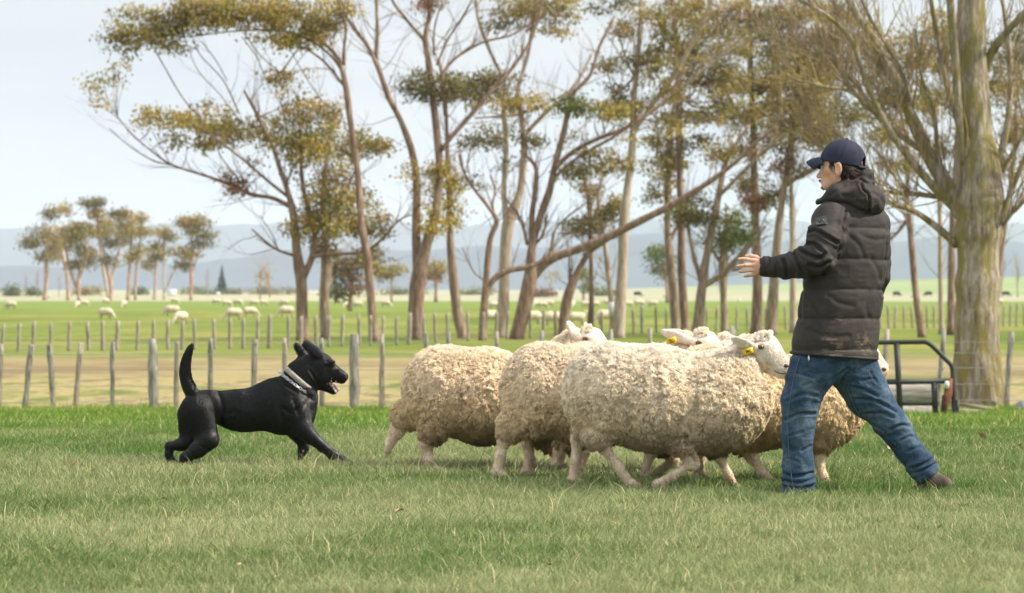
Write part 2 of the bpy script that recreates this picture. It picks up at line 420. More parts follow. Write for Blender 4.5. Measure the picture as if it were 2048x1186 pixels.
# ------------------------------------------------------------------ grass
GR = []
def grass(n, d0, d1, hgt, wid, bend, seed, power, xmargin=1.9, dens_tall=1.0):
    r = np.random.default_rng(seed)
    # distances drawn so that density falls off with distance
    g = np.linspace(d0, d1, 400); pdf = (g / 7.5 * 2 + 2 * xmargin) * g ** (-power); cdf = np.cumsum(pdf); cdf /= cdf[-1]
    d = np.interp(r.random(n), cdf, g); x = (r.random(n) * 2 - 1) * (d / 7.5 + xmargin)
    P = np.stack([x, d, x * 0], -1)
    tuft = fbm(P, 1.3, 3) * .5 + vnoise(P, 7) * .5
    keep = r.random(n) < (.62 + .5 * tuft + .25); x, d, P, tuft = x[keep], d[keep], P[keep], tuft[keep]; n = len(x)
    H = hgt * (.55 + .75 * r.random(n)) * np.clip(1 + .95 * tuft, .45, 2)
    H = H * (1 + .9 * (r.random(n) < .03))
    wd = wid * (.6 + .8 * r.random(n)); th = r.random(n) * 2 * math.pi; ph = r.random(n) * 2 * math.pi
    comb = fbm(P + 40, .9, 2) * 2.5; ph = np.where(r.random(n) < .22, comb + r.normal(0, .7, n), ph)
    bd = H * bend * (.3 + 1.2 * r.random(n))
    dx, dy = np.cos(ph) * bd, np.sin(ph) * bd; wx, wy = np.cos(th) * wd / 2, np.sin(th) * wd / 2
    z0 = gz(x, d) - .005
    base = np.stack([x, d, z0], -1)
    def pt(f, hz, ws): return base + np.stack([dx * f + wx * ws, dy * f + wy * ws, H * hz], -1)
    V = np.stack([pt(0, 0, -1), pt(0, 0, 1), pt(.35, .6, -.85), pt(.35, .6, .85), pt(1, .92, 0)], 1)
    b = np.arange(n)[:, None] * 5
    Qd = b + np.array([[0, 1, 3, 2]]); Tr = b + np.array([[2, 3, 4]])
    far = smooth((d - 22) / 14)[:, None]; pal = fbm(P + 90, .5, 3)[:, None]; fine = r.random((n, 1))
    c1 = np.array([.12, .21, .05]); c2 = np.array([.355, .385, .19]); c3 = np.array([.125, .235, .035]); c4 = np.array([.235, .315, .06])
    mixn = np.clip(.5 + pal * 1.3 + tuft[:, None] * -.5 + (fine - .5) * .8, 0, 1)
    near_c = c1 * (1 - mixn) + c2 * mixn; far_c = c3 * (1 - mixn) + c4 * mixn
    c = near_c * (1 - far) + far_c * far
    dry = r.random((n, 1)) < (.045 + .08 * np.clip(pal + .3, 0, 1)); c = np.where(dry, np.array([.62, .52, .30]) * (.7 + .5 * fine), c)
    C = np.repeat(c[:, None], 5, 1)
    GR.append((V.reshape(-1, 3), Qd, Tr, C.reshape(-1, 3)))
QUICK = False
grass(420000, 12.2, 19.5, .048, .0034, .75, 11, .6)
grass(350000, 19.5, 30, .050, .0042, .75, 12, 1.0)
grass(210000, 30, 61, .062, .009, .6, 13, 1.2, 1.5)
off = 0; Vs, Qs, Ts, Cs = [], [], [], []
for V, Qd, Tr, C in GR:
    Vs.append(V); Qs.append(Qd + off); Ts.append(Tr + off); Cs.append(C); off += len(V)
gm = attrmat('grass_blades', .75, .12, .28)
o = mesh('grass', np.concatenate(Vs), [np.concatenate(Qs), np.concatenate(Ts)], gm, col=np.concatenate(Cs), smooth_=False)
tag(o, 'short green and straw-tinged lawn grass across the foreground', 'grass', kind='stuff')
del GR, Vs, Qs, Ts, Cs

# dry leaves on the lawn
lm = nmat('dry_leaf', [(.35, (.30, .17, .09)), (.6, (.50, .36, .22))], 30)
def leaf_mesh(seed, s):
    r = np.random.default_rng(seed); n = 9; t = np.linspace(0, 1, n); wdt = np.sin(t * math.pi) ** .7 * .33 * (1 + .3 * r.random(n))
    curl = .25 * np.sin(t * 3 + r.random() * 3)
    L = np.stack([t - .5, wdt, curl + .25 * r.random()], -1); R_ = np.stack([t - .5, -wdt, curl + .1], -1); M = np.stack([t - .5, t * 0, curl * .6], -1)
    V = np.vstack([L, M, R_]) * s; i = np.arange(n - 1)
    return V, np.vstack([np.stack([i, i + 1, n + i + 1, n + i], -1), np.stack([n + i, n + i + 1, 2 * n + i + 1, 2 * n + i], -1)])
lv = [(838, 938, 26), (1008, 962, 22), (105, 1118, 20), (800, 1040, 22), (1965, 886, 24), (1975, 866, 18), (1540, 1080, 16), (1900, 860, 20), (1870, 858, 16), (2035, 905, 22), (1925, 1025, 18), (1880, 1070, 16), (1905, 882, 18), (1460, 1075, 16), (700, 845, 20), (1990, 855, 20), (1230, 1060, 14), (640, 1060, 14), (330, 1015, 14), (1400, 1110, 16), (930, 1090, 14), (1820, 1120, 16), (150, 940, 14), (2010, 950, 18), (1780, 905, 14), (480, 1150, 14), (1100, 1150, 14), (1700, 1160, 14)]
LL_ = ['pale curled leaf below the rear legs of the rearmost sheep', 'pale curled leaf on the grass below the second sheep', 'brown leaf in the bottom left corner of the lawn', 'tan leaf on the lawn midway between dog and bottom edge', 'brown leaf on the lawn below the foot of the big bare tree',
'small leaf close under the plank by the big bare tree', 'small leaf low on the lawn below the left boot', 'leaf on the green lawn just right of the steel frame', 'leaf at the grass directly under the rusty bracket', 'brown leaf against the right edge of the lawn, upper one', 'leaf on the lawn just below the heel of the raised boot',
'small leaf below and left of the raised boot', 'brown leaf between the steel frame and the pale leaf to its right', 'small leaf on the lawn under the leading sheep', 'leaf on the grass behind the front paws of the dog', 'small leaf near the grey rock', 'small leaf on the lawn left of centre below the leading sheep', 'small leaf on the lawn below the front paw of the dog',
'small leaf on the lawn below the hind feet of the dog', 'leaf low on the lawn below the chest of the leading sheep', 'small leaf near the bottom edge below the second sheep', 'leaf near the bottom edge below the raised boot', 'small leaf left of the hind feet of the dog', 'leaf against the right edge of the lawn, lower one',
'small leaf between the two legs of the man and beyond', 'small leaf at the bottom edge below the dog', 'small leaf at the bottom edge near the picture centre', 'small leaf at the bottom edge below the man']
lmesh = None
for i_, (px, py, sz) in enumerate(lv):
    d = 7910 / (py - HY) if py > 905 else None
    if d is None:
        dd = np.linspace(19, 60, 4000); yy = HY + (CAMZ - zp(dd)) * F / dd; d = dd[np.argmin(abs(yy - py))]
    p = W(px, py, d); V, Q = leaf_mesh(i_, sz / F * d * 1.0)
    o = mesh('dry_leaf', V, Q, lm, loc=(p[0], d, float(gz(p[0], d)) + .035))
    o.rotation_euler = (random.uniform(-.7, .7), random.uniform(-.5, .5), random.uniform(0, 6.3))
    tag(o, LL_[i_], 'leaf', 'dry leaves scattered on the lawn')

# ------------------------------------------------------------------ fences
wood = nmat('weathered_wood', [(.3, (.17, .14, .10)), (.5, (.33, .29, .22)), (.68, (.46, .42, .34))], 3, sc3=(6, 6, 1), bd=.01, bs=12)
wood_old = nmat('grey_lichen_wood', [(.3, (.12, .11, .09)), (.5, (.27, .26, .22)), (.7, (.40, .39, .33))], 4, sc3=(5, 5, 1), bd=.01, bs=12)
wire = mat('galvanised_wire', (.35, .35, .33), .5, .5, Metallic=.6)
def post(px, top, bot, wpx, d, root, m, lean=0.0, rnd=True, name='post'):
    rl = np.array(root.location); gx = (px - 1024) / F * d; g0 = float(gz(gx, d))
    zt = W(px, top, d)[2]; r = wpx / F * d / 2
    b = np.array([gx + lean / F * d, d, g0 - .1]) - rl; t = np.array([gx, d, zt]) - rl
    n = 7; k = np.linspace(0, 1, n)[:, None]; P = b * (1 - k) + t * k
    P[:, :2] += np.random.default_rng(int(px * 7)).normal(0, r * .08, (n, 2))
    mb = MB(); R_ = r * (1 + .08 * np.random.default_rng(int(px)).normal(0, 1, n)); R_[-1] *= .9
    mb.tube(P, R_, 9 if rnd else 4); o = mb.build(name, m, root, smooth_=rnd); return t
# near fence, 60 m off
near = [(2, 688, -4, 10), (63, 689, -16, 11), (98, 688, 10, 11), (162, 686, -13, 11), (225, 684, -1, 10), (305, 678, 2, 20), (354, 682, -3, 10), (421, 677, -1, 10), (510, 678, -3, 12), (570, 676, 0, 10),
        (643, 676, 2, 10), (709, 668, 0, 20), (764, 667, 0, 11), (852, 667, 0, 10), (897, 665, 0, 10), (994, 663, 0, 9), (1084, 661, 0, 10), (1222, 658, 0, 10), (1300, 657, 0, 9), (1370, 657, 2, 9), (1463, 652, 0, 9),
        (1540, 660, 0, 10), (1620, 660, 0, 10), (1700, 660, 3, 10), (1774, 658, -8, 12), (1888, 657, -14, 11), (2023, 662, -11, 12)]
fr = empty('wire_fence', (0, 60, -.87), 'nearer wire fence of leaning weathered posts at the lawn edge behind the dog', 'fence')
tops = []
for k_, (px, ty, ln, wpx) in enumerate(near):
    dd = 60 + (1.5 if px > 1000 else 0) * (px - 1000) / 1000
    tops.append(post(px, ty, 0, wpx, dd, fr, wood if k_ % 3 == 0 else wood_old, ln))
    if px in (305, 709): fr.children[-1]['label'] = 'thick round strainer post'
for h in (.12, .38, .64, .88, 1.05):
    mb = MB(); P = np.array([(t[0], t[1] - .04, min(t[2] - .03, h)) for t in tops]); P = np.vstack([P[0] + [-3, 0, 0], P, P[-1] + [3, .2, 0]])
    mb.tube(P, .004, 4); mb.build('wire', wire, fr)
# far fence, running away to the right
farp = [(7, 648), (39, 647), (68, 641), (102, 645), (140, 643), (175, 642), (205, 641), (235, 641), (276, 641), (307, 640), (336, 640), (366, 641), (388, 637), (427, 637), (460, 637), (487, 635), (516, 633), (540, 629), (577, 631), (603, 632), (631, 631), (659, 631), (686, 628), (717, 628), (741, 630), (767, 632), (793, 632), (820, 625), (848, 629), (869, 625), (894, 625), (935, 623), (967, 624), (993, 624), (1016, 622), (1060, 617), (1087, 620), (1110, 621), (1133, 620), (1178, 620), (1203, 622), (1223, 620), (1266, 619), (1283, 611), (1311, 615), (1332, 616)]
xx = 1352
while xx < 2090:
    farp.append((xx, 614 - (xx - 1350) * .008 + random.uniform(-2, 2))); xx += 21 - (xx - 1350) * .012
ff = empty('wire_fence', (0, 120, -.87), 'farther fence of thin pale posts along the bright green paddock', 'fence')
wood_pale = nmat('pale_wood', [(.3, (.17, .145, .105)), (.5, (.30, .27, .20)), (.68, (.40, .36, .28))], 3, sc3=(6, 6, 1))
tops = []; fm = [wood_pale, wood, wood_pale]
def fd(px): return np.interp(px, [-200, 0, 500, 800, 1100, 1400, 2100], [112, 116, 122, 130, 150, 172, 195])
for k_, (px, ty) in enumerate(farp[:98]):
    d = fd(px); dark = px in (1283,) or k_ == 53
    wpx = 7.5 if px < 700 else 6.5 if px < 1300 else 5
    if px in (235, 540, 820): wpx = 9.5
    t = post(px, ty, 0, wpx, d, ff, wood_old if dark else fm[k_ % 3], random.uniform(-3, 3)); tops.append(t)
for h in (.15, .4, .65, .9):
    mb = MB(); P = np.array([(t[0], t[1] - .03, min(t[2] - .03, h)) for t in tops]); P = np.vstack([P[0] + [-6, 0, 0], P]); mb.tube(P, .0025, 4); mb.build('wire', wire, ff)
# stump-like strainer posts between
for px, ty, wpx, d, lab in ((1156, 655, 34, 96, 'short broad grey tree stump beyond the woolly back of the second sheep'), (1462, 655, 18, 110, 'low dark stump behind the tagged sheep'),):
    gx = (px - 1024) / F * d; mb = MB(); r = wpx / F * d / 2; h = W(px, ty, d)[2] + .87
    k = np.linspace(0, 1, 6); mb.tube(np.stack([k * 0, k * 0, k * h - .05], -1), r * (1.15 - .15 * k + .05 * np.sin(k * 9)), 12)
    tag(mb.build('tree_stump', wood_old, loc=(gx, d, -.87)), lab, 'stump')
# ------------------------------------------------------------------ trees
def barkmat(name, a, b, c, scale=1.6, lich=None, sc3=(5, 5, 1)):
    m = mat(name, rough=.9, spec=.15); nt = m.node_tree; v = objco(nt)
    s = ramp(nt, noise(nt, v, scale, 7, .65, sc3), [(.3, a), (.5, b), (.68, c)])
    if lich:
        s = mix(nt, ramp(nt, noise(nt, v, 1.1, 5, .7), [(.48, (0, 0, 0)), (.62, (1, 1, 1))]), s, lich)
    setcol(m, s); bump(m, noise(nt, v, scale * 2.5, 6, .65, sc3), .05, .8); return m
bark_red = barkmat('gum_bark_red', (.13, .083, .058), (.25, .165, .12), (.43, .33, .26))
bark_grey = barkmat('gum_bark_grey', (.16, .11, .08), (.30, .22, .16), (.48, .39, .30))
bark_pale = barkmat('gum_bark_pale', (.28, .21, .15), (.45, .36, .28), (.60, .53, .44))
leafm = attrmat('gum_leaves', .55, .3, .25)
OLIVE, DARK, YEL, RED, GREEN = (.34, .265, .075), (.19, .165, .065), (.44, .34, .07), (.27, .155, .08), (.16, .185, .05)
COLS = dict(o=OLIVE, d=DARK, y=YEL, r=RED, g=GREEN)

def leaves(name, clumps, conv, root, lsize, parent, seed, drop=1.0, dens=1.0):
    r = np.random.default_rng(seed); VV, CC = [], []
    rl = np.array(root)
    for (cx, cy, rx, ry, cc) in clumps:
        c0 = conv(cx, cy) - rl; sx = np.linalg.norm(conv(cx + rx, cy) - conv(cx, cy)); sz = np.linalg.norm(conv(cx, cy + ry) - conv(cx, cy)); sx *= 1.28 if lsize < .3 else 1.15; sz *= 1.28 if lsize < .3 else 1.12; dn = dens * (.3 if cc.isupper() else 1); cc = cc.lower()
        sy = (sx * sz) ** .5 * .9
        m = max(3 if dn < dens else 8, int(sx * sz / (lsize * 3.4) ** 2 * 6.4 * dn)); 
        q = r.normal(0, 1, (m, 3)); q /= np.linalg.norm(q, axis=1)[:, None]; q *= (r.random((m, 1)) ** .45) * .95
        q[:, 2] = np.where(q[:, 2] < -.35, q[:, 2] * .6, q[:, 2])
        q *= (.78 + .55 * r.random((m, 1))); q[r.random(m) < .12] *= 1.3
        sub = c0 + q * [sx, sy, sz]; tint = .62 + .75 * r.random(m); hue = r.normal(0, .08, m)
        nl = 52 if dn == dens else 30; k = np.repeat(np.arange(m), nl)
        p = sub[k] + r.normal(0, 1, (m * nl, 3)) * [lsize * 1.7, lsize * 1.7, lsize * 1.1]
        n = len(p); az = r.random(n) * 6.283; pit = r.normal(-.7, .6, n)
        dr = np.stack([np.cos(az) * np.cos(pit), np.sin(az) * np.cos(pit), np.sin(pit)], -1)
        sd = np.cross(dr, r.normal(0, 1, (n, 3))); sd /= np.linalg.norm(sd, axis=1)[:, None]
        L = lsize * (.6 + .8 * r.random((n, 1))); Wd = L * .27
        a, b, c, d = p - dr * L / 2, p + sd * Wd, p + dr * L / 2, p - sd * Wd
        VV.append(np.stack([a, b, c, d], 1).reshape(-1, 3))
        base = np.array(COLS[cc]); col = base * (tint[k] * (.7 + .6 * r.random(n)))[:, None]
        col = col * (1 + hue[k][:, None] * np.array([1.2, 0, -.8])); CC.append(np.repeat(np.clip(col, .01, 1), 4, 0))
    V = np.concatenate(VV); Q = np.arange(len(V)).reshape(-1, 4)
    return mesh(name, V, Q, leafm, parent, col=np.concatenate(CC), smooth_=False)

def twig(mb, p, d, L, r0, depth, r, up=.12, spread=.5, n=5, kids=4, sides=4, taper=.25):
    P = [p]; q = p.copy(); dd = d / (np.linalg.norm(d) + 1e-9)
    for i in range(n):
        dd = dd + r.normal(0, .13, 3) + np.array([0, 0, up * .5]); dd /= np.linalg.norm(dd); q = q + dd * L / n; P.append(q)
    P = np.array(P); mb.tube(P, np.linspace(r0, max(r0 * taper, .0022), n + 1), sides, cap=False)
    if depth > 0:
        for _ in range(kids):
            f = r.uniform(.2, .98); i = min(int(f * n), n - 1); bp = P[i] + (P[i + 1] - P[i]) * (f * n - i)
            t = P[i + 1] - P[i]; t /= np.linalg.norm(t)
            nd = t + r.normal(0, spread, 3) * np.array([1, 1, 1]) + np.array([0, 0, up])
            twig(mb, bp, nd, L * r.uniform(.35, .7), max(r0 * (1 - .6 * f) * .55, .003), depth - 1, r, up, spread, max(3, n - 1), kids, 3)

twigm = nmat('lichened_twigs', [(.35, (.20, .14, .09)), (.55, (.34, .26, .17)), (.68, (.42, .33, .10))], 1.5)
def treething(name, label, d, stems, clumps, bark, seed, group=None, lsize=.135, twigs=40, depth_jit=.6, tdepth=1, dens=1.0, up=.12, tlen=1.4, sides=10, connect=True, cat='tree', trunk_name='trunk', spread=.5, minw=3, kids=3, rad=1.0):
    r = np.random.default_rng(seed)
    bx = (stems[0][0][0] - 1024) / F * d; bz = float(gz(bx, d)); root = empty(name, (bx, d, bz), label, cat, group); rl = np.array([bx, d, bz])
    mb = MB(); mt = MB(); allp = []
    s = 1 / F * d
    for si, st in enumerate(stems):
        a = np.array(st, float); a = spline(a, 5)
        k = np.linspace(0, 1, len(a)); amp = depth_jit * (1 if si else .25)
        sgn = r.choice([-1, 1]) * r.uniform(.4, 1)
        # branches leave their parent at its own depth
        y0 = 0
        if si and allp:
            A = np.concatenate([x[0] for x in allp]); dd = (A[:, 0] - a[0, 0]) ** 2 + (A[:, 3] - a[0, 1]) ** 2; y0 = A[dd.argmin(), 1]
        L = np.linalg.norm(a[-1, :2] - a[0, :2]) * s
        off = y0 + sgn * amp * .35 * L * k + .04 * L * np.sin(k * 5 + si) * amp
        if not si: off = off * k
        P = np.array([W(x, y, d) for x, y, _ in a]); P[:, 1] += off
        if not si: P[0, 2] = bz - .15
        P = P - rl; R_ = np.maximum(a[:, 2], .9) * s / 2 * rad
        R_ = R_ * (1 + .10 * np.array([vnoise(np.array([[x * .05, y * .03, si]]), 1)[0] for x, y, _ in a]))
        if not si: R_[0] *= 1.25
        mb.tube(P, R_, sides if a[0, 2] > 6 else 6)
        allp.append((np.column_stack([a[:, 0], P[:, 1], R_, a[:, 1]]), P, R_))
    cand = []
    for A, P, R_ in allp:
        for i in range(len(P) - 1):
            if R_[i] < (13 * s / 2) and P[i, 2] > 2.0 * (1 if d > 100 else .0): cand.append((P[i], P[i + 1] - P[i], R_[i]))
    if cand:
        for _ in range(int(twigs * (1.7 if clumps and d < 200 else 1))):
            p, t, rr = cand[r.integers(len(cand))]; t = t / (np.linalg.norm(t) + 1e-9)
            nd = t * .7 + r.normal(0, spread, 3) + [0, 0, up * 2]
            twig(mb if clumps else mt, p, nd, tlen * r.uniform(.5, 1.5), min(rr * .5, .02 if d > 100 else .013), tdepth, r, up, spread, kids=kids)
    conv = lambda px, py: W(px, py, d)
    if clumps and connect and allp:
        PP = np.concatenate([x[1] for x in allp]); RR = np.concatenate([x[2] for x in allp])
        for (cx, cy, rx, ry, cc) in clumps:
            for _ in range(max(2, int(rx * ry / 300))):
                e = conv(cx + r.uniform(-.8, .8) * rx, cy + r.uniform(-.5, .6) * ry) - rl; e[1] += r.normal(0, .4)
                low = PP[:, 2] < e[2] + .3; dist = np.linalg.norm(PP - e, axis=1) + np.where(low, 0, 3) + RR * 3; i = dist.argmin()
                if dist[i] < 9:
                    m_ = (PP[i] + e) / 2 + r.normal(0, .12, 3) * dist[i] * .4 + [0, 0, -.05 * dist[i]]
                    mb.tube(spline([PP[i], m_, e], 4), np.linspace(min(RR[i] * .5, .035), .008, 9), 4, cap=False)
    mb.build(trunk_name, bark, root)
    if mt.n: mt.build('branches', twigm, root)
    if clumps: leaves('crown', clumps, conv, rl, lsize, root, seed + 50, dens=dens)
    return root

G = 'gum trees along the paddock fence'
T = treething
T('gum_tree', 'leaning gum above the dog with a long arching limb and russet dead leaves', 141,
  [[(606, 684, 27), (604, 620, 24), (602, 560, 23), (594, 505, 19), (590, 455, 16), (584, 415, 13), (575, 380, 10), (560, 335, 9), (545, 290, 8), (518, 235, 6), (490, 182, 5)],
   [(584, 415, 10), (545, 396, 9), (500, 388, 8), (460, 368, 7), (400, 348, 5), (340, 328, 4.5), (300, 300, 3.5), (262, 268, 3), (232, 232, 2)],
   [(340, 330, 3), (300, 318, 2.5), (255, 290, 2), (215, 255, 1.5)],
   [(606, 555, 15), (622, 520, 13), (630, 480, 12), (622, 440, 11), (606, 380, 9), (600, 330, 7), (600, 280, 6), (590, 210, 4)],
   [(622, 515, 9), (655, 508, 8), (700, 507, 7.5), (735, 500, 6.5), (765, 478, 5.5), (800, 440, 4), (840, 425, 2.5)],
   [(592, 512, 6), (556, 500, 5), (532, 484, 4.5), (503, 458, 3)], [(556, 500, 3), (545, 470, 2), (520, 430, 1.5)],
   [(578, 395, 7), (540, 365, 6), (500, 330, 5), (450, 290, 4), (400, 255, 3)], [(572, 370, 5), (585, 330, 4), (575, 270, 3.5), (560, 200, 3)],
   [(500, 388, 4), (470, 350, 3), (440, 310, 2.5), (430, 270, 2)], [(630, 470, 6), (660, 430, 5), (690, 380, 4), (720, 320, 3)]],
  [(430, 248, 62, 27, 'y'), (360, 238, 45, 22, 'o'), (300, 240, 32, 17, 'y'), (395, 282, 60, 18, 'o'), (500, 262, 62, 30, 'o'), (590, 268, 60, 42, 'o'), (640, 300, 65, 36, 'y'), (715, 295, 48, 24, 'o'), (585, 188, 42, 42, 'O'), (630, 225, 45, 30, 'o'),
   (560, 155, 30, 20, 'o'), (690, 436, 72, 42, 'o'), (632, 430, 46, 32, 'o'), (745, 455, 36, 26, 'd'), (480, 350, 36, 24, 'R'), (470, 372, 20, 20, 'r'), (530, 320, 40, 22, 'R'), (630, 350, 45, 26, 'R'), (615, 455, 30, 22, 'y'), (640, 385, 40, 20, 'o'), (760, 290, 22, 16, 'o'),
   (205, 168, 24, 14, 'Y'), (240, 160, 26, 10, 'O'), (217, 200, 16, 15, 'Y'), (240, 135, 18, 8, 'O'), (190, 180, 14, 10, 'Y')], bark_red, 1, G, twigs=60, tlen=1.7, dens=.8)
T('gum_tree', 'gum trunk between the two dog-side trees, bare grey-brown and straight, under dense foliage', 146,
  [[(696, 684, 22), (652, 684, 22), (648, 600, 20), (652, 540, 21), (650, 470, 16), (645, 400, 12), (650, 340, 9), (660, 260, 6)][1:]],
  [(655, 480, 30, 18, 'o'), (668, 350, 35, 30, 'o'), (700, 400, 45, 30, 'o'), (650, 505, 20, 12, 'd')], bark_grey, 2, G, twigs=20, dens=.7)
T('gum_tree', 'slender gum with a bent trunk whose dense top arches far left over the dog', 139,
  [[(749, 686, 21), (742, 600, 18), (735, 520, 17), (722, 440, 14), (718, 380, 13), (711, 310, 13), (700, 240, 13), (694, 190, 12), (684, 140, 10), (668, 105, 8), (645, 85, 6)],
   [(686, 130, 8), (688, 95, 6), (692, 55, 5), (680, 20, 4)], [(684, 140, 6), (660, 110, 5), (620, 80, 5), (560, 60, 4), (470, 60, 3), (380, 70, 3)],
   [(694, 180, 6), (655, 130, 5), (625, 105, 4), (600, 90, 4)], [(600, 90, 3), (540, 160, 2.4), (510, 110, 2), (480, 70, 2)],
   [(452, 160, 2), (430, 120, 2), (400, 80, 2)], [(395, 232, 3), (360, 190, 2.5), (320, 120, 2.5), (300, 85, 2)], [(475, 225, 3), (445, 160, 2.5), (400, 110, 2), (385, 75, 2)], [(560, 145, 2.5), (520, 110, 2), (490, 70, 2)], [(490, 260, 2.5), (440, 190, 2), (395, 140, 1.8), (370, 80, 1.6)], [(650, 210, 2), (615, 160, 2), (580, 100, 1.6)]],
  [(228, 88, 22, 18, 'd'), (262, 70, 34, 26, 'o'), (305, 55, 44, 30, 'o'), (360, 45, 45, 28, 'd'), (400, 28, 50, 30, 'o'), (450, 30, 60, 34, 'o'), (520, 28, 60, 34, 'o'), (580, 42, 55, 32, 'o'), (560, 82, 45, 16, 'y'), (600, 80, 32, 18, 'y'), (640, 30, 34, 40, 'o'), (645, 65, 22, 28, 'o'), (480, 10, 60, 22, 'o'), (340, 90, 28, 12, 'o'), (690, 15, 20, 20, 'o'), (290, 30, 26, 12, 'o')], bark_red, 3, G, twigs=36, tlen=1.6, dens=.95)
T('gum_tree', 'tall forked gum with a stout red-brown base and yellow shoots halfway up', 143,
  [[(834, 684, 33), (832, 620, 30), (836, 565, 31), (848, 505, 22), (866, 445, 18), (875, 390, 16), (878, 320, 15), (873, 260, 15), (866, 200, 14), (858, 130, 12), (850, 80, 11), (858, 30, 9), (860, -20, 8)],
   [(834, 560, 19), (832, 480, 18), (832, 420, 17), (832, 360, 16), (822, 300, 14), (800, 240, 12), (775, 190, 12), (757, 140, 11), (742, 105, 9), (720, 70, 7), (690, 30, 6), (660, -10, 4)],
   [(749, 115, 8), (752, 60, 7), (750, 0, 6), (752, -30, 5)], [(851, 82, 7), (822, 50, 6), (790, 10, 5), (775, -20, 4)],
   [(882, 300, 9), (910, 265, 9), (948, 222, 9), (985, 178, 8), (1020, 140, 7), (1045, 105, 7), (1065, 70, 6), (1080, 20, 5), (1090, -20, 4)],
   [(878, 155, 7), (905, 120, 6), (935, 98, 6), (970, 80, 5), (1020, 68, 4), (1060, 45, 4)], [(873, 130, 5), (895, 80, 4), (925, 35, 4), (945, 0, 3)], [(868, 110, 5), (868, 60, 4), (880, 10, 3)], [(852, 120, 5), (860, 160, 6), (885, 195, 6), (888, 230, 5)]],
  [(850, 385, 22, 44, 'Y'), (828, 372, 34, 20, 'Y'), (868, 440, 22, 40, 'y'), (870, 5, 34, 16, 'r'), (815, 345, 18, 12, 'O'), (832, 168, 30, 22, 'd'), (880, 165, 40, 22, 'd'), (840, 188, 20, 18, 'd'), (900, 190, 40, 14, 'd'), (875, 350, 18, 20, 'o')], bark_red, 4, G, twigs=55, tlen=1.8, dens=.8)
T('gum_tree', 'straight slim gum right of the forked tree with yellow-green shoots wrapped round its middle', 147,
  [[(928, 682, 24), (914, 620, 20), (905, 540, 17), (900, 480, 15), (898, 400, 10), (895, 330, 9), (893, 250, 8), (888, 180, 7), (878, 120, 6)]],
  [(898, 380, 24, 50, 'y'), (905, 430, 18, 34, 'y'), (885, 360, 24, 20, 'Y'), (930, 165, 58, 20, 'd'), (960, 185, 45, 22, 'd'), (900, 195, 30, 15, 'd'), (1000, 160, 30, 14, 'd')], bark_grey, 5, G, twigs=18, dens=.9)
T('gum_tree', 'thin crooked gum with a low limb curving right, bare lower twigs', 142,
  [[(965, 682, 17), (968, 620, 16), (973, 550, 13), (980, 480, 12), (993, 442, 11), (975, 412, 7), (950, 380, 6), (928, 345, 5), (918, 310, 4)],
   [(968, 600, 14), (985, 562, 13), (1015, 542, 12), (1055, 534, 10), (1088, 520, 9), (1108, 500, 7)], [(993, 442, 6), (985, 410, 5), (990, 380, 4), (980, 350, 3)], [(950, 380, 3), (935, 330, 2.5), (945, 290, 2)], [(966, 560, 3), (945, 540, 2.5), (925, 495, 2)]],
  [(985, 275, 42, 15, 'd'), (960, 280, 24, 14, 'd'), (955, 372, 18, 14, 'D')], bark_red, 6, G, twigs=26, dens=.8)
T('gum_tree', 'tall pale-barked gum with a twin crown stem in the middle of the row', 150,
  [[(1003, 682, 25), (1007, 600, 22), (1010, 510, 22), (1018, 440, 24), (1040, 385, 15), (1048, 300, 14), (1044, 240, 12), (1036, 180, 9), (1055, 110, 8), (1066, 40, 7), (1072, -20, 6)],
   [(1012, 440, 13), (1008, 380, 11), (1012, 300, 11), (1008, 230, 10), (1004, 180, 8)], [(1048, 270, 8), (1088, 228, 8), (1130, 192, 6), (1165, 145, 5), (1188, 100, 4)], [(1004, 150, 7), (975, 90, 7), (955, 30, 7), (950, -20, 6)], [(950, 235, 3), (985, 232, 4), (1030, 228, 6), (1070, 215, 7), (1110, 195, 5), (1150, 180, 4)]],
  [(1005, 208, 50, 20, 'o'), (1050, 215, 36, 18, 'y'), (1060, 280, 26, 16, 'd'), (1020, 330, 24, 14, 'D'), (1080, 12, 60, 28, 'o'), (1112, 50, 30, 30, 'o'), (1030, 15, 44, 26, 'o'), (1010, 45, 26, 16, 'd'), (1130, 10, 26, 24, 'y')], bark_pale, 7, G, twigs=40, tlen=1.7, dens=.75)
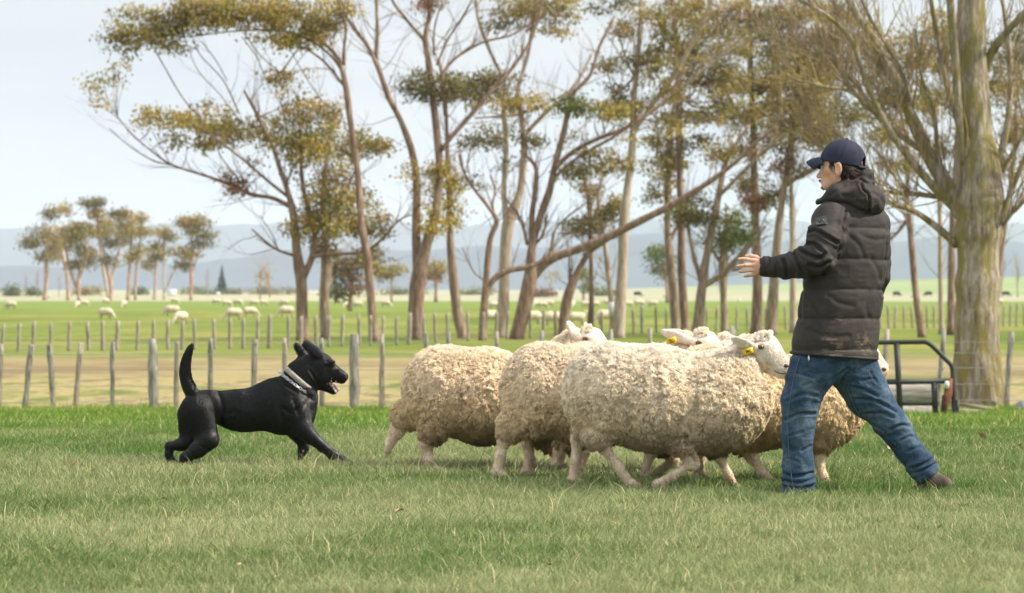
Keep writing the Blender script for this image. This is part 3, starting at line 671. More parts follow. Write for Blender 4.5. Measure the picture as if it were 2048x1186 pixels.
T('gum_tree', 'leaning gum from whose low fork a huge limb sweeps right toward the outstretched hand', 145,
  [[(1032, 682, 31), (1048, 615, 30), (1060, 560, 28), (1063, 500, 18), (1078, 440, 15), (1098, 385, 15), (1110, 330, 13), (1128, 262, 11), (1145, 190, 9), (1180, 150, 7), (1200, 90, 6), (1230, 30, 5)],
   [(1062, 560, 17), (1100, 520, 17), (1160, 497, 17), (1220, 472, 16), (1280, 442, 15), (1340, 412, 14), (1390, 382, 12), (1430, 355, 10), (1475, 320, 8), (1510, 285, 7), (1550, 255, 5)],
   [(1063, 500, 12), (1064, 430, 11), (1072, 370, 10), (1070, 330, 8), (1040, 300, 5)], [(1055, 490, 7), (1045, 450, 6), (1030, 420, 5), (1010, 395, 3)], [(1110, 335, 10), (1150, 300, 9), (1200, 275, 8), (1260, 250, 8), (1330, 200, 7), (1375, 130, 6)],
   [(1105, 360, 6), (1135, 330, 6), (1180, 300, 6), (1230, 272, 6), (1280, 230, 6)], [(1100, 510, 5), (1110, 460, 4), (1140, 430, 4), (1180, 400, 3)], [(1060, 500, 5), (1085, 470, 5), (1095, 430, 3)]],
  [(1170, 215, 50, 22, 'g'), (1215, 225, 40, 20, 'y'), (1140, 210, 28, 18, 'g'), (1190, 330, 34, 32, 'o'), (1150, 270, 28, 16, 'O'), (1240, 280, 30, 18, 'O'), (1160, 345, 22, 18, 'd'), (1235, 330, 20, 20, 'o')], bark_red, 8, G, twigs=50, tlen=1.7, dens=.8)
T('gum_tree', 'short crooked gum with a knobbly low trunk leaning right under the huge limb', 148,
  [[(1124, 682, 17), (1130, 620, 20), (1140, 580, 20), (1160, 535, 13), (1178, 505, 12), (1198, 490, 11), (1222, 474, 8)], [(1140, 570, 7), (1138, 520, 3), (1132, 470, 2)], [(1170, 520, 5), (1180, 470, 4), (1190, 420, 3)]],
  [(1165, 450, 18, 14, 'd')], bark_red, 9, G, twigs=18)
T('gum_tree', 'thin upright gum just left of the white-banded trunk', 152,
  [[(1180, 680, 17), (1183, 600, 10), (1182, 530, 9), (1180, 460, 10), (1178, 405, 9), (1165, 340, 5)]], [(1178, 390, 20, 24, 'o'), (1160, 455, 16, 16, 'd'), (1200, 440, 22, 14, 'o')], bark_red, 10, G, twigs=16)
T('gum_tree', 'thin gum with a white painted band low on its trunk', 150,
  [[(1226, 680, 12), (1224, 620, 13), (1218, 560, 11), (1210, 490, 10), (1202, 440, 9), (1196, 390, 7), (1210, 340, 4)]], [(1215, 430, 20, 16, 'd'), (1235, 410, 18, 12, 'o')], bark_pale, 11, G, twigs=14)
wb = MB(); rl = np.array(bpy.data.objects['gum_tree.010'].location); P = np.array([W(x, y, 149.97) for x, y in ((1225.5, 632), (1224, 618), (1222, 604))]) - rl
wb.tube(P, .145, 10); wb.build('paint_band', mat('white_paint', (.75, .75, .78), .7), bpy.data.objects['gum_tree.010'])
T('gum_tree', 'tall straight gum with smooth tan bark right of the white-banded one', 148,
  [[(1237, 680, 26), (1241, 600, 23), (1246, 520, 20), (1248, 440, 20), (1256, 370, 16), (1265, 290, 14), (1268, 200, 12), (1276, 120, 10), (1282, 40, 9), (1284, -20, 8)], [(1265, 270, 8), (1300, 215, 9), (1345, 155, 11), (1385, 85, 9), (1415, 20, 8), (1430, -20, 7)], [(1300, 225, 6), (1360, 180, 6), (1420, 130, 6), (1470, 95, 4)], [(1272, 160, 5), (1250, 110, 4), (1235, 60, 3)], [(1215, 205, 3), (1262, 160, 4), (1310, 70, 3), (1350, 10, 3)]],
  [(1230, 208, 42, 30, 'd'), (1310, 118, 44, 36, 'o'), (1285, 130, 26, 26, 'd'), (1265, 215, 28, 20, 'o'), (1330, 180, 38, 24, 'o'), (1350, 60, 50, 30, 'o'), (1300, 40, 40, 24, 'o'), (1250, 60, 34, 22, 'o'), (1240, 10, 36, 20, 'd'), (1340, 250, 34, 20, 'o'), (1220, 130, 26, 18, 'o'), (1390, 20, 44, 24, 'o')], bark_pale, 12, G, twigs=45, tlen=1.8, dens=.7)
T('gum_tree', 'left of a close pair of gum trunks behind the tagged sheep', 156,
  [[(1352, 678, 19), (1346, 580, 18), (1338, 500, 16), (1335, 440, 12), (1338, 300, 12), (1346, 230, 10), (1362, 150, 8)], [(1340, 480, 9), (1362, 440, 6), (1375, 400, 5)]], [(1330, 345, 36, 34, 'o'), (1345, 310, 26, 20, 'd'), (1315, 390, 26, 18, 'o'), (1350, 235, 30, 22, 'd')], bark_grey, 13, G, twigs=26)
T('gum_tree', 'right of the close pair of gum trunks, running tall out of the picture top', 154,
  [[(1372, 678, 19), (1364, 560, 17), (1362, 450, 14), (1358, 300, 13), (1357, 170, 13), (1350, 60, 10), (1340, -20, 8)], [(1358, 140, 6), (1400, 90, 6), (1440, 50, 5)]], [(1380, 185, 50, 26, 'o'), (1400, 130, 50, 34, 'o'), (1440, 150, 46, 36, 'o'), (1350, 15, 40, 22, 'o'), (1420, 60, 36, 22, 'd'), (1370, 100, 24, 20, 'd'), (1410, 230, 44, 24, 'o'), (1450, 200, 40, 30, 'o'), (1460, 90, 40, 30, 'o'), (1400, 290, 30, 20, 'd'), (1310, 280, 26, 16, 'o')], bark_red, 14, G, twigs=34, dens=.75)
T('gum_tree', 'low-forking gum with a pale butt, spreading into two limbs behind the outstretched hand', 151,
  [[(1393, 680, 25), (1399, 620, 23), (1404, 575, 20), (1412, 520, 16), (1425, 455, 15), (1436, 400, 13), (1448, 340, 10), (1465, 300, 8), (1500, 250, 6)], [(1403, 565, 12), (1390, 520, 9), (1381, 480, 7), (1376, 440, 5)], [(1406, 572, 13), (1440, 552, 11), (1468, 525, 8), (1500, 490, 7), (1530, 452, 5)], [(1440, 390, 8), (1480, 350, 8), (1530, 300, 7), (1570, 270, 5)]],
  [(1400, 430, 44, 32, 'd'), (1365, 430, 26, 18, 'o'), (1490, 470, 26, 18, 'g'), (1440, 300, 30, 24, 'o')], bark_grey, 15, G, twigs=34)
T('gum_tree', 'small gum with a knotted head of branches just under the outstretched hand', 155,
  [[(1449, 676, 17), (1447, 600, 13), (1446, 545, 19), (1448, 500, 15), (1450, 460, 8)], [(1450, 540, 9), (1480, 510, 8), (1510, 470, 6)], [(1444, 530, 7), (1425, 500, 6), (1412, 475, 4)], [(1452, 530, 6), (1475, 540, 6), (1490, 510, 5)]],
  [(1450, 470, 30, 24, 'g'), (1470, 445, 28, 20, 'g'), (1440, 490, 26, 14, 'g')], bark_grey, 16, G, twigs=24)
T('gum_tree', 'tall gum directly behind the outstretched hand, hung with russet dead leaves', 160,
  [[(1512, 674, 23), (1515, 580, 20), (1513, 500, 18), (1510, 420, 16), (1508, 320, 14), (1505, 200, 12), (1500, 100, 11), (1498, -20, 10)], [(1510, 430, 8), (1545, 395, 8), (1590, 360, 7), (1640, 335, 6)], [(1505, 200, 6), (1550, 160, 6), (1590, 100, 5)]],
  [(1508, 395, 30, 34, 'r'), (1510, 370, 34, 22, 'o'), (1540, 390, 26, 20, 'g'), (1490, 160, 50, 34, 'o'), (1500, 60, 44, 34, 'o'), (1550, 105, 44, 30, 'o'), (1560, 30, 44, 30, 'r'), (1530, 210, 50, 30, 'o'), (1470, 240, 44, 30, 'o'), (1550, 280, 40, 26, 'd'), (1490, 300, 34, 24, 'o'), (1600, 30, 50, 30, 'o'), (1480, 10, 40, 20, 'o'), (1450, 40, 34, 24, 'r'), (1540, 160, 40, 24, 'y')], bark_red, 17, G, twigs=40, dens=.8)
T('gum_tree', 'stout gum leaning gently right between hand and jacket sleeve', 158,
  [[(1541, 674, 24), (1547, 580, 20), (1555, 480, 17), (1566, 390, 14), (1580, 310, 12), (1590, 220, 10), (1600, 130, 8)], [(1570, 370, 7), (1620, 340, 6), (1680, 320, 5)]],
  [(1560, 235, 60, 34, 'o'), (1610, 190, 60, 40, 'o'), (1590, 150, 60, 34, 'y'), (1640, 250, 50, 36, 'o'), (1570, 330, 30, 22, 'r'), (1650, 110, 56, 40, 'o'), (1600, 270, 44, 26, 'o'), (1530, 60, 44, 30, 'd'), (1700, 60, 50, 34, 'o'), (1640, 20, 50, 24, 'o')], bark_grey, 18, G, twigs=40, dens=.8)
T('gum_tree', 'slim gum half hidden by the jacket sleeve', 165,
  [[(1587, 670, 15), (1586, 560, 13), (1585, 440, 11), (1583, 330, 8), (1595, 240, 6)]], [(1640, 160, 60, 44, 'o'), (1690, 220, 54, 44, 'd'), (1660, 290, 44, 26, 'o'), (1620, 80, 50, 40, 'r')], bark_pale, 19, G, twigs=24, dens=.8)
T('gum_tree', 'thin gum with a kinked trunk between the jacket and the big bare tree', 150,
  [[(1845, 680, 16), (1832, 590, 13), (1826, 520, 13), (1820, 450, 12), (1815, 380, 9), (1818, 300, 7), (1800, 220, 5)], [(1815, 440, 7), (1790, 470, 6), (1760, 490, 5)]],
  [(1790, 180, 60, 50, 'o'), (1750, 120, 54, 44, 'd'), (1830, 100, 54, 44, 'o'), (1770, 260, 50, 36, 'y'), (1800, 330, 40, 22, 'o')], bark_red, 20, G, twigs=34, dens=.8)
T('gum_tree', 'very thin gum just left of the big bare tree, second from its trunk', 160,
  [[(1883, 670, 11), (1881, 560, 10), (1880, 460, 9), (1876, 360, 8), (1870, 260, 6)]], [(1860, 200, 50, 40, 'o'), (1870, 290, 40, 30, 'd'), (1890, 120, 44, 34, 'o')], bark_pale, 21, G, twigs=20, dens=.7)
T('gum_tree', 'red-brown gum trunk touching the left edge of the big bare tree', 158,
  [[(1902, 668, 17), (1903, 560, 15), (1905, 460, 14), (1910, 360, 10), (1915, 260, 8)]], [(1900, 60, 50, 34, 'o'), (2000, 170, 40, 40, 'o'), (2020, 100, 40, 44, 'd')], bark_red, 22, G, twigs=20, dens=.7)
T('gum_tree', 'gum beyond the right side of the big bare tree, only its leafy top showing', 170,
  [[(1990, 664, 15), (1995, 560, 13), (2010, 440, 11), (2025, 330, 9), (2030, 220, 7)]], [(2030, 260, 44, 40, 'o'), (2045, 160, 40, 44, 'o'), (2010, 340, 36, 24, 'd'), (2050, 60, 30, 40, 'd')], bark_grey, 23, G, twigs=20, dens=.7)

# big leafless tree with lichen
bark_big = mat('poplar_bark', rough=.92, spec=.12); nt = bark_big.node_tree; v = objco(nt)
s0 = ramp(nt, noise(nt, v, 2.2, 8, .7, (5, 5, .7)), [(.32, (.11, .085, .06)), (.45, (.33, .27, .21)), (.6, (.62, .55, .45))])
sp = N(nt, 'ShaderNodeSeparateXYZ'); nt.links.new(v, sp.inputs[0])
lf = ramp(nt, noise(nt, v, 1.5, 10, .8, (3.2, 3.2, .9)), [(.47, (0, 0, 0)), (.57, (.9, .9, .9))])
s0 = mix(nt, lf, s0, (.33, .28, .07))
setcol(bark_big, s0); bump(bark_big, noise(nt, v, 2.6, 8, .7, (5, 5, .6)), .16, 1)
bark_limb = barkmat('poplar_limb_bark', (.12, .10, .075), (.22, .19, .14), (.33, .29, .22), 2.5, lich=(.36, .28, .05))
big = T('bare_tree', 'big leafless tree with deeply furrowed lichen-yellowed trunk standing at the right', 62,
  [[(1957, 806, 116), (1956, 770, 102), (1954, 700, 94), (1955, 620, 90), (1957, 540, 88), (1958, 480, 92), (1960, 420, 96), (1960, 350, 84), (1953, 270, 74), (1947, 170, 66), (1945, 60, 60), (1945, -60, 54)],
   [(1940, 440, 42), (1900, 372, 36), (1868, 310, 32), (1835, 240, 26), (1800, 160, 21), (1765, 90, 18), (1725, 20, 15), (1700, -30, 12)],
   [(1932, 425, 24), (1885, 388, 20), (1820, 320, 15), (1768, 250, 13), (1725, 165, 12), (1695, 85, 11), (1655, 45, 9), (1600, 12, 7), (1560, -5, 6)],
   [(1915, 490, 18), (1870, 452, 14), (1820, 420, 12), (1775, 405, 11), (1735, 372, 9), (1690, 330, 8), (1640, 295, 6), (1585, 262, 5), (1545, 228, 4)],
   [(1943, 330, 17), (1915, 250, 13), (1892, 170, 11), (1875, 90, 10), (1855, -10, 9)], [(1925, 330, 12), (1912, 200, 16), (1903, 100, 17), (1890, 0, 15), (1880, -40, 12)],
   [(1868, 310, 16), (1815, 270, 12), (1760, 220, 11), (1735, 180, 9), (1690, 120, 8), (1640, 60, 7)], [(1820, 325, 9), (1770, 255, 8), (1700, 190, 7), (1640, 178, 6), (1580, 165, 4)],
   [(1835, 240, 12), (1820, 170, 10), (1790, 110, 8), (1740, 30, 7), (1720, -20, 6)], [(1975, 400, 26), (1998, 330, 17), (2022, 230, 13), (2028, 120, 11), (2022, 20, 9), (2015, -30, 8)],
   [(1962, 300, 18), (1970, 200, 14), (1958, 100, 12), (1940, 0, 10)], [(1985, 470, 16), (2015, 400, 12), (2042, 330, 10), (2070, 250, 8)], [(2000, 350, 10), (2035, 290, 8), (2060, 230, 7)], [(1968, 150, 22), (1995, 90, 18), (2035, 40, 13), (2070, 0, 10)],
   [(1930, 400, 12), (1850, 388, 10), (1800, 385, 8), (1745, 372, 6)], [(1775, 405, 6), (1700, 290, 5), (1660, 270, 4), (1600, 240, 3)], [(1800, 160, 9), (1770, 130, 8), (1700, 40, 7), (1680, -10, 6)], [(1745, 210, 6), (1700, 150, 6), (1665, 118, 5), (1610, 95, 4), (1560, 60, 3)], [(1990, 480, 9), (2020, 430, 7), (2048, 400, 6)],
   [(1900, 372, 10), (1880, 300, 9), (1870, 230, 8), (1840, 150, 7), (1825, 60, 6)]],
  [], bark_big, 31, None, twigs=310, tdepth=2, tlen=1.1, up=.22, sides=28, depth_jit=1.0, spread=.42, kids=3, minw=2)
# limbs get their own smoother bark: split by radius is not needed, the lichen texture follows both
# ------------------------------------------------------------------ far trees, hedge, buildings
GF = 'far gum trees behind the grazing sheep'
def FT(label, d, stems, clumps, bark, seed, group=GF, ls=.42, **k):
    return treething('gum_tree', label, d, stems, clumps, bark, seed, group, lsize=ls, twigs=k.pop('twigs', 10), tlen=3.5, depth_jit=.5, sides=6, **k)
bark_far = barkmat('far_gum_bark', (.25, .15, .10), (.42, .28, .20), (.6, .48, .38), .8)
FT('leftmost tree of the far clump, dark rounded head on a single reddish trunk', 660, [[(89, 600, 9), (92, 560, 8), (92, 525, 8), (90, 505, 6)]], [(86, 514, 16, 11, 'd'), (108, 512, 14, 9, 'o')], bark_far, 41)
FT('broad low-crowned tree second from the left in the far clump', 640, [[(136, 600, 7), (134, 555, 7), (128, 520, 7), (118, 480, 5)], [(128, 520, 4), (105, 470, 3)]], [(72, 472, 18, 17, 'o'), (92, 468, 18, 16, 'o'), (112, 480, 22, 16, 'o'), (60, 490, 10, 10, 'd'), (108, 495, 14, 10, 'o'), (100, 428, 13, 9, 'd'), (125, 422, 19, 9, 'o')], bark_far, 42)
FT('three-stemmed tree filling the centre left of the far clump', 620, [[(158, 602, 8), (157, 560, 7), (160, 520, 6), (150, 470, 5)], [(158, 590, 6), (140, 540, 6), (130, 490, 4)], [(158, 560, 4), (175, 510, 4), (170, 470, 3)]], [(132, 462, 26, 18, 'o'), (155, 470, 24, 22, 'o'), (135, 492, 18, 14, 'o'), (165, 500, 14, 10, 'd'), (160, 455, 18, 12, 'd'), (148, 530, 12, 10, 'd')], bark_far, 43)
FT('tallest tree of the far clump with a flat top tuft and white leaning trunk', 650, [[(218, 604, 7), (210, 560, 7), (203, 510, 6), (197, 460, 5), (190, 415, 3)]], [(175, 407, 9, 6, 'd'), (195, 405, 11, 4, 'd'), (190, 428, 9, 7, 'o'), (203, 440, 17, 22, 'o'), (180, 462, 22, 18, 'o'), (205, 470, 14, 16, 'o'), (180, 510, 16, 12, 'o'), (175, 525, 12, 9, 'd')], bark_pale, 44)
FT('forked tree right of the white leaning trunk in the far clump', 630, [[(222, 604, 9), (221, 565, 9), (212, 530, 6), (205, 490, 4)], [(221, 560, 6), (232, 520, 5), (245, 470, 4)]], [(236, 460, 20, 18, 'o'), (252, 452, 22, 14, 'o'), (225, 485, 16, 16, 'd'), (218, 520, 14, 14, 'd'), (250, 430, 12, 9, 'o'), (235, 428, 9, 5, 'd')], bark_far, 45)
FT('tree with a detached upper puff in the right half of the far clump', 660, [[(256, 602, 8), (258, 550, 6), (262, 490, 5), (262, 440, 4)], [(270, 600, 6), (272, 540, 5), (280, 480, 4), (280, 440, 3)]], [(281, 436, 12, 7, 'o'), (268, 460, 20, 14, 'o'), (290, 465, 14, 10, 'o'), (250, 480, 18, 14, 'o'), (278, 505, 18, 10, 'o'), (262, 515, 16, 9, 'o')], bark_far, 46)
FT('open thin-topped tree with pale forked stems near the right of the far clump', 680, [[(309, 602, 7), (311, 560, 6), (314, 510, 4), (318, 480, 3)], [(328, 602, 5), (327, 540, 4), (328, 480, 5), (330, 455, 3)]], [(330, 465, 13, 9, 'o'), (340, 474, 8, 7, 'd'), (310, 494, 9, 8, 'd'), (300, 530, 14, 10, 'o'), (312, 515, 8, 6, 'd')], bark_pale, 47)
FT('separate rightmost tree of the far clump with layered open crown', 640, [[(382, 603, 7), (383, 555, 7), (381, 510, 5), (385, 470, 4), (380, 445, 3)], [(384, 545, 3), (400, 500, 3), (410, 480, 2)], [(328, 585, 3), (350, 540, 3), (368, 520, 2)]], [(366, 450, 10, 11, 'o'), (385, 440, 14, 8, 'o'), (400, 447, 20, 7, 'o'), (388, 462, 10, 9, 'o'), (416, 473, 10, 9, 'd'), (395, 487, 24, 5, 'd'), (352, 503, 24, 11, 'o'), (376, 507, 16, 11, 'o'), (368, 530, 8, 8, 'd')], bark_far, 48)
# mid-distance trees seen between the gum trunks
FT('hazy grey-green round tree beyond the paddock, left of the close pair of trunks', 520, [[(1335, 592, 7), (1332, 560, 6), (1325, 530, 5)]], [(1308, 508, 22, 13, 'g'), (1330, 512, 24, 16, 'g'), (1320, 535, 20, 15, 'd'), (1335, 560, 12, 12, 'O')], bark_far, 49, 'far hazy trees')
FT('brown bushy tree behind the slender gum near the dog', 330, [[(700, 610, 9), (702, 560, 8), (690, 520, 6)], [(672, 605, 8), (668, 550, 6), (672, 500, 5)]], [(690, 540, 28, 24, 'r'), (715, 520, 30, 20, 'o'), (745, 515, 24, 14, 'd'), (670, 545, 22, 22, 'd'), (715, 575, 26, 16, 'r'), (740, 540, 24, 18, 'o'), (680, 585, 24, 8, 'g')], bark_far, 50, 'far hazy trees', ls=.3)
FT('small open tree right of the brown bushy tree', 560, [[(783, 596, 4), (783, 560, 3), (786, 545, 3)]], [(785, 542, 15, 7, 'o'), (772, 548, 8, 5, 'o')], bark_far, 51, 'far hazy trees')
FT('small round tree seen just right of the forked gum', 560, [[(872, 596, 7), (872, 565, 6), (870, 545, 4)]], [(872, 535, 16, 9, 'o'), (865, 550, 14, 12, 'r')], bark_far, 52, 'far hazy trees')
FT('pale sparse tree beside the arching-limb gum at the left', 700, [[(520, 594, 3), (521, 560, 3), (528, 530, 2)], [(540, 594, 3), (538, 565, 3), (530, 540, 2)]], [(530, 545, 17, 9, 'O'), (527, 560, 11, 10, 'O')], bark_far, 53, 'far hazy trees', twigs=40, dens=.5)
FT('little dark tree between crooked gums in the distance', 640, [[(1167, 594, 4), (1166, 570, 4), (1165, 555, 3)]], [(1165, 550, 12, 10, 'g'), (1110, 555, 10, 9, 'O'), (1172, 575, 14, 7, 'g')], bark_far, 54, 'far hazy trees')
# conifer
m_con = nmat('conifer_green', [(.3, (.03, .055, .03)), (.7, (.06, .09, .05))], 2)
c0 = W(444, 582, 1300); root = empty('conifer', (c0[0], 1300, -.87), 'tall dark conifer far off left of the arching gum limb', 'tree')
mb = MB(); mb.tube([[0, 0, 0], [0, 0, 9.5]], [.35, .05], 6); mb.build('trunk', bark_far, root)
mb = MB(); r = np.random.default_rng(5)
for i in range(420):
    h = r.uniform(.06, 1) ** .8; a = r.uniform(0, 6.28); L = (1 - h) * 3.1 * r.uniform(.6, 1.1) + .2; z = h * 10
    e = np.array([math.cos(a) * L, math.sin(a) * L, z - .25 * L]); s_ = np.array([-math.sin(a), math.cos(a), 0]) * .35
    mb.add([[0, 0, z], e * [.6, .6, 1] + s_, e, e * [.6, .6, 1] - s_], [(0, 1, 2, 3)])
mb.build('crown', m_con, root, smooth_=False)
# leafless pale trees in the far distance
def bare(label, px, base, top, d, n, w_, seed):
    c = W(px, base, d); c[2] = float(gz(c[0], d)); root = empty('bare_tree', c, label, 'tree', 'pale leafless trees far off'); r = np.random.default_rng(seed); mb = MB()
    H = (base - top) / F * d; mb.tube([[0, 0, 0], [0, 0, H * .8]], [.02 * H, .004 * H], 5)
    for i in range(n):
        z = r.uniform(.15, .8) * H; a = r.uniform(0, 6.28); dd = np.array([math.cos(a) * w_, math.sin(a) * w_, 1.2])
        twig(mb, np.array([0, 0, z]), dd, H * r.uniform(.15, .35), .008 * H, 1, r, .2, .3, 3, 3, 3)
    mb.build('trunk', bark_pale2, root)
bark_pale2 = mat('pale_far_bark', (.46, .38, .33), .9)
for i, (px, b_, t_, d, lab) in enumerate([(52, 590, 545, 900, 'pale leafless tree just right of the far dark shrub at the left edge'), (75, 590, 535, 900, 'pale leafless tree behind the leftmost far gum'), (118, 590, 548, 950, 'pale leafless tree between the first far gums'), (415, 588, 532, 1000, 'pale leafless tree left of the dark conifer'),
                                           (2003, 588, 497, 900, 'pale leafless poplar just right of the big bare trunk'), (2035, 588, 500, 900, 'pale leafless poplar near the right edge'), (1100, 592, 560, 900, 'pale leafless tree seen through the middle gums')]):
    bare(lab, px, b_, t_, d, 30, .35, 60 + i)
# far shrubs and hedges: each a clump of leaves
for i, (px, base, rx, ry, d, cc, lab) in enumerate([(28, 590, 12, 9, 1000, 'g', 'round dark shrub at the far left edge of the plain'), (66, 590, 15, 6, 1050, 'g', 'low dark shrub right of the round shrub at far left'), (185, 588, 30, 9, 1100, 'o', 'long hedge behind the far gum clump'), (282, 588, 14, 7, 1200, 'g', 'small dark hedge right of the far gum clump'),
    (410, 588, 45, 8, 1300, 'g', 'hedge line below the distant conifer'), (490, 588, 40, 7, 1350, 'd', 'hedge line right of the conifer'), (560, 590, 40, 9, 1300, 'd', 'hedge behind the arching-limb gum'), (815, 588, 50, 6, 1200, 'g', 'hedge seen through the forked gum'), (960, 590, 45, 6, 1200, 'g', 'hedge behind the crooked thin gum'), (1090, 592, 24, 7, 900, 'r', 'brownish hedge behind the leaning gum'), (1215, 590, 24, 5, 1000, 'g', 'low hedge beside the far black cattle')]):
    c = W(px, base, d); conv = lambda x, y, d=d: W(x, y, d); gzv = float(gz(c[0], d))
    o = leaves('shrub', [(px, base - ry * .6, rx, ry, cc), (px - rx * .5, base - ry * .4, rx * .5, ry * .7, cc)], conv, (c[0], d, gzv), .6, None, 80 + i); o.location = (c[0], d, gzv)
    tag(o, lab, 'shrub', 'far shrubs and hedges')
# small white farm sheds
wp = mat('white_weatherboard', (.75, .76, .78), .7); rf = mat('shed_roof', (.55, .60, .66), .6)
for px, base, wpx, hpx, lab in ((343, 583, 18, 12, 'small white farm shed right of the far gum clump'), (436, 582, 8, 7, 'tiny white shed at the foot of the conifer')):
    d = 1150; c = W(px, base, d); w_, h_ = wpx / F * d / 2, hpx / F * d; root = empty('farm_shed', (c[0], d, -.87), lab, 'shed')
    mb = MB(); mb.box((0, 0, h_ * .3), (w_, w_ * .7, h_ * .3)); mb.build('wall', wp, root, smooth_=False)
    mb = MB(); W_ = w_ * 1.08; y = w_ * .8; z0 = h_ * .6 + .003; z1 = h_
    mb.add([(-W_, -y, z0), (W_, -y, z0), (W_, y, z0), (-W_, y, z0), (-W_, 0, z1), (W_, 0, z1)], [(0, 1, 5, 4), (3, 4, 5, 2), (0, 3, 2, 1)], [(0, 4, 3), (1, 2, 5)]); mb.build('roof', rf, root, smooth_=False)
# ------------------------------------------------------------------ sheep
def woolmat(name, tint=(1, 1, 1), inner=False):
    m = mat(name, rough=.9, spec=.12); nt = m.node_tree; v = objco(nt)
    s = N(nt, 'ShaderNodeSeparateXYZ'); nt.links.new(v, s.inputs[0])
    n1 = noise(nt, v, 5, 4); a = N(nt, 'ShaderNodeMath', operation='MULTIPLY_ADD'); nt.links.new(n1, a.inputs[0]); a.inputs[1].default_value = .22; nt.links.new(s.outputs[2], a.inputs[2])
    t = tuple; k = .75 if inner else 1  # inner copy is darkened: shade between the locks put into its colour
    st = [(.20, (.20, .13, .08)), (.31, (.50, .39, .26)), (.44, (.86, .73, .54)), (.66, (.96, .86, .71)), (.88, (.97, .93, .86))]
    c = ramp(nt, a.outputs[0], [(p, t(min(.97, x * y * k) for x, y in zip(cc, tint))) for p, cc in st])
    n2 = ramp(nt, noise(nt, v, 26, 4), [(.35, (.74, .70, .64)), (.65, (1.06, 1.05, 1.02))])
    c = mix(nt, 1.0, c, n2, 'MULTIPLY'); setcol(m, c)
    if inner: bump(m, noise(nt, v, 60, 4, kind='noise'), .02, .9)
    return m
def skinmat(name):
    m = mat(name, rough=.75, spec=.2); nt = m.node_tree; v = objco(nt); s = N(nt, 'ShaderNodeSeparateXYZ'); nt.links.new(v, s.inputs[0])
    leg = ramp(nt, noise(nt, v, 16, 6, .7), [(.3, (.42, .29, .19)), (.46, (.80, .64, .47)), (.66, (.93, .82, .66))])
    face = ramp(nt, noise(nt, v, 11, 6, .65), [(.34, (.70, .53, .38)), (.45, (.82, .74, .64)), (.7, (.86, .82, .76))])
    mr = N(nt, 'ShaderNodeMapRange'); nt.links.new(s.outputs[2], mr.inputs[0]); mr.inputs[1].default_value = .35; mr.inputs[2].default_value = .42
    setcol(m, mix(nt, mr.outputs[0], leg, face)); bump(m, noise(nt, v, 120, 4), .004, .7); return m
sheep_skin = skinmat('sheep_short_hair'); hoof = mat('hoof', (.13, .095, .07), .7)
eye_amber = mat('sheep_eye', (.16, .11, .05), .15, .5); black = mat('pupil_black', (.01, .01, .01), .3); eyelid = mat('eyelid', (.13, .10, .085), .6)
ear_in = mat('ear_inner', (.30, .15, .11), .8); tagm = mat('yellow_tag', (.75, .52, .02), .45); ink = mat('tag_ink', (.03, .025, .02), .6)
nosem = mat('sheep_nose', (.10, .06, .05), .5)
S3 = 19.75 / F
def tmpl(px, py, dy=0.0): return np.array([(px - 1350) * S3, dy, (978 - py) * S3])

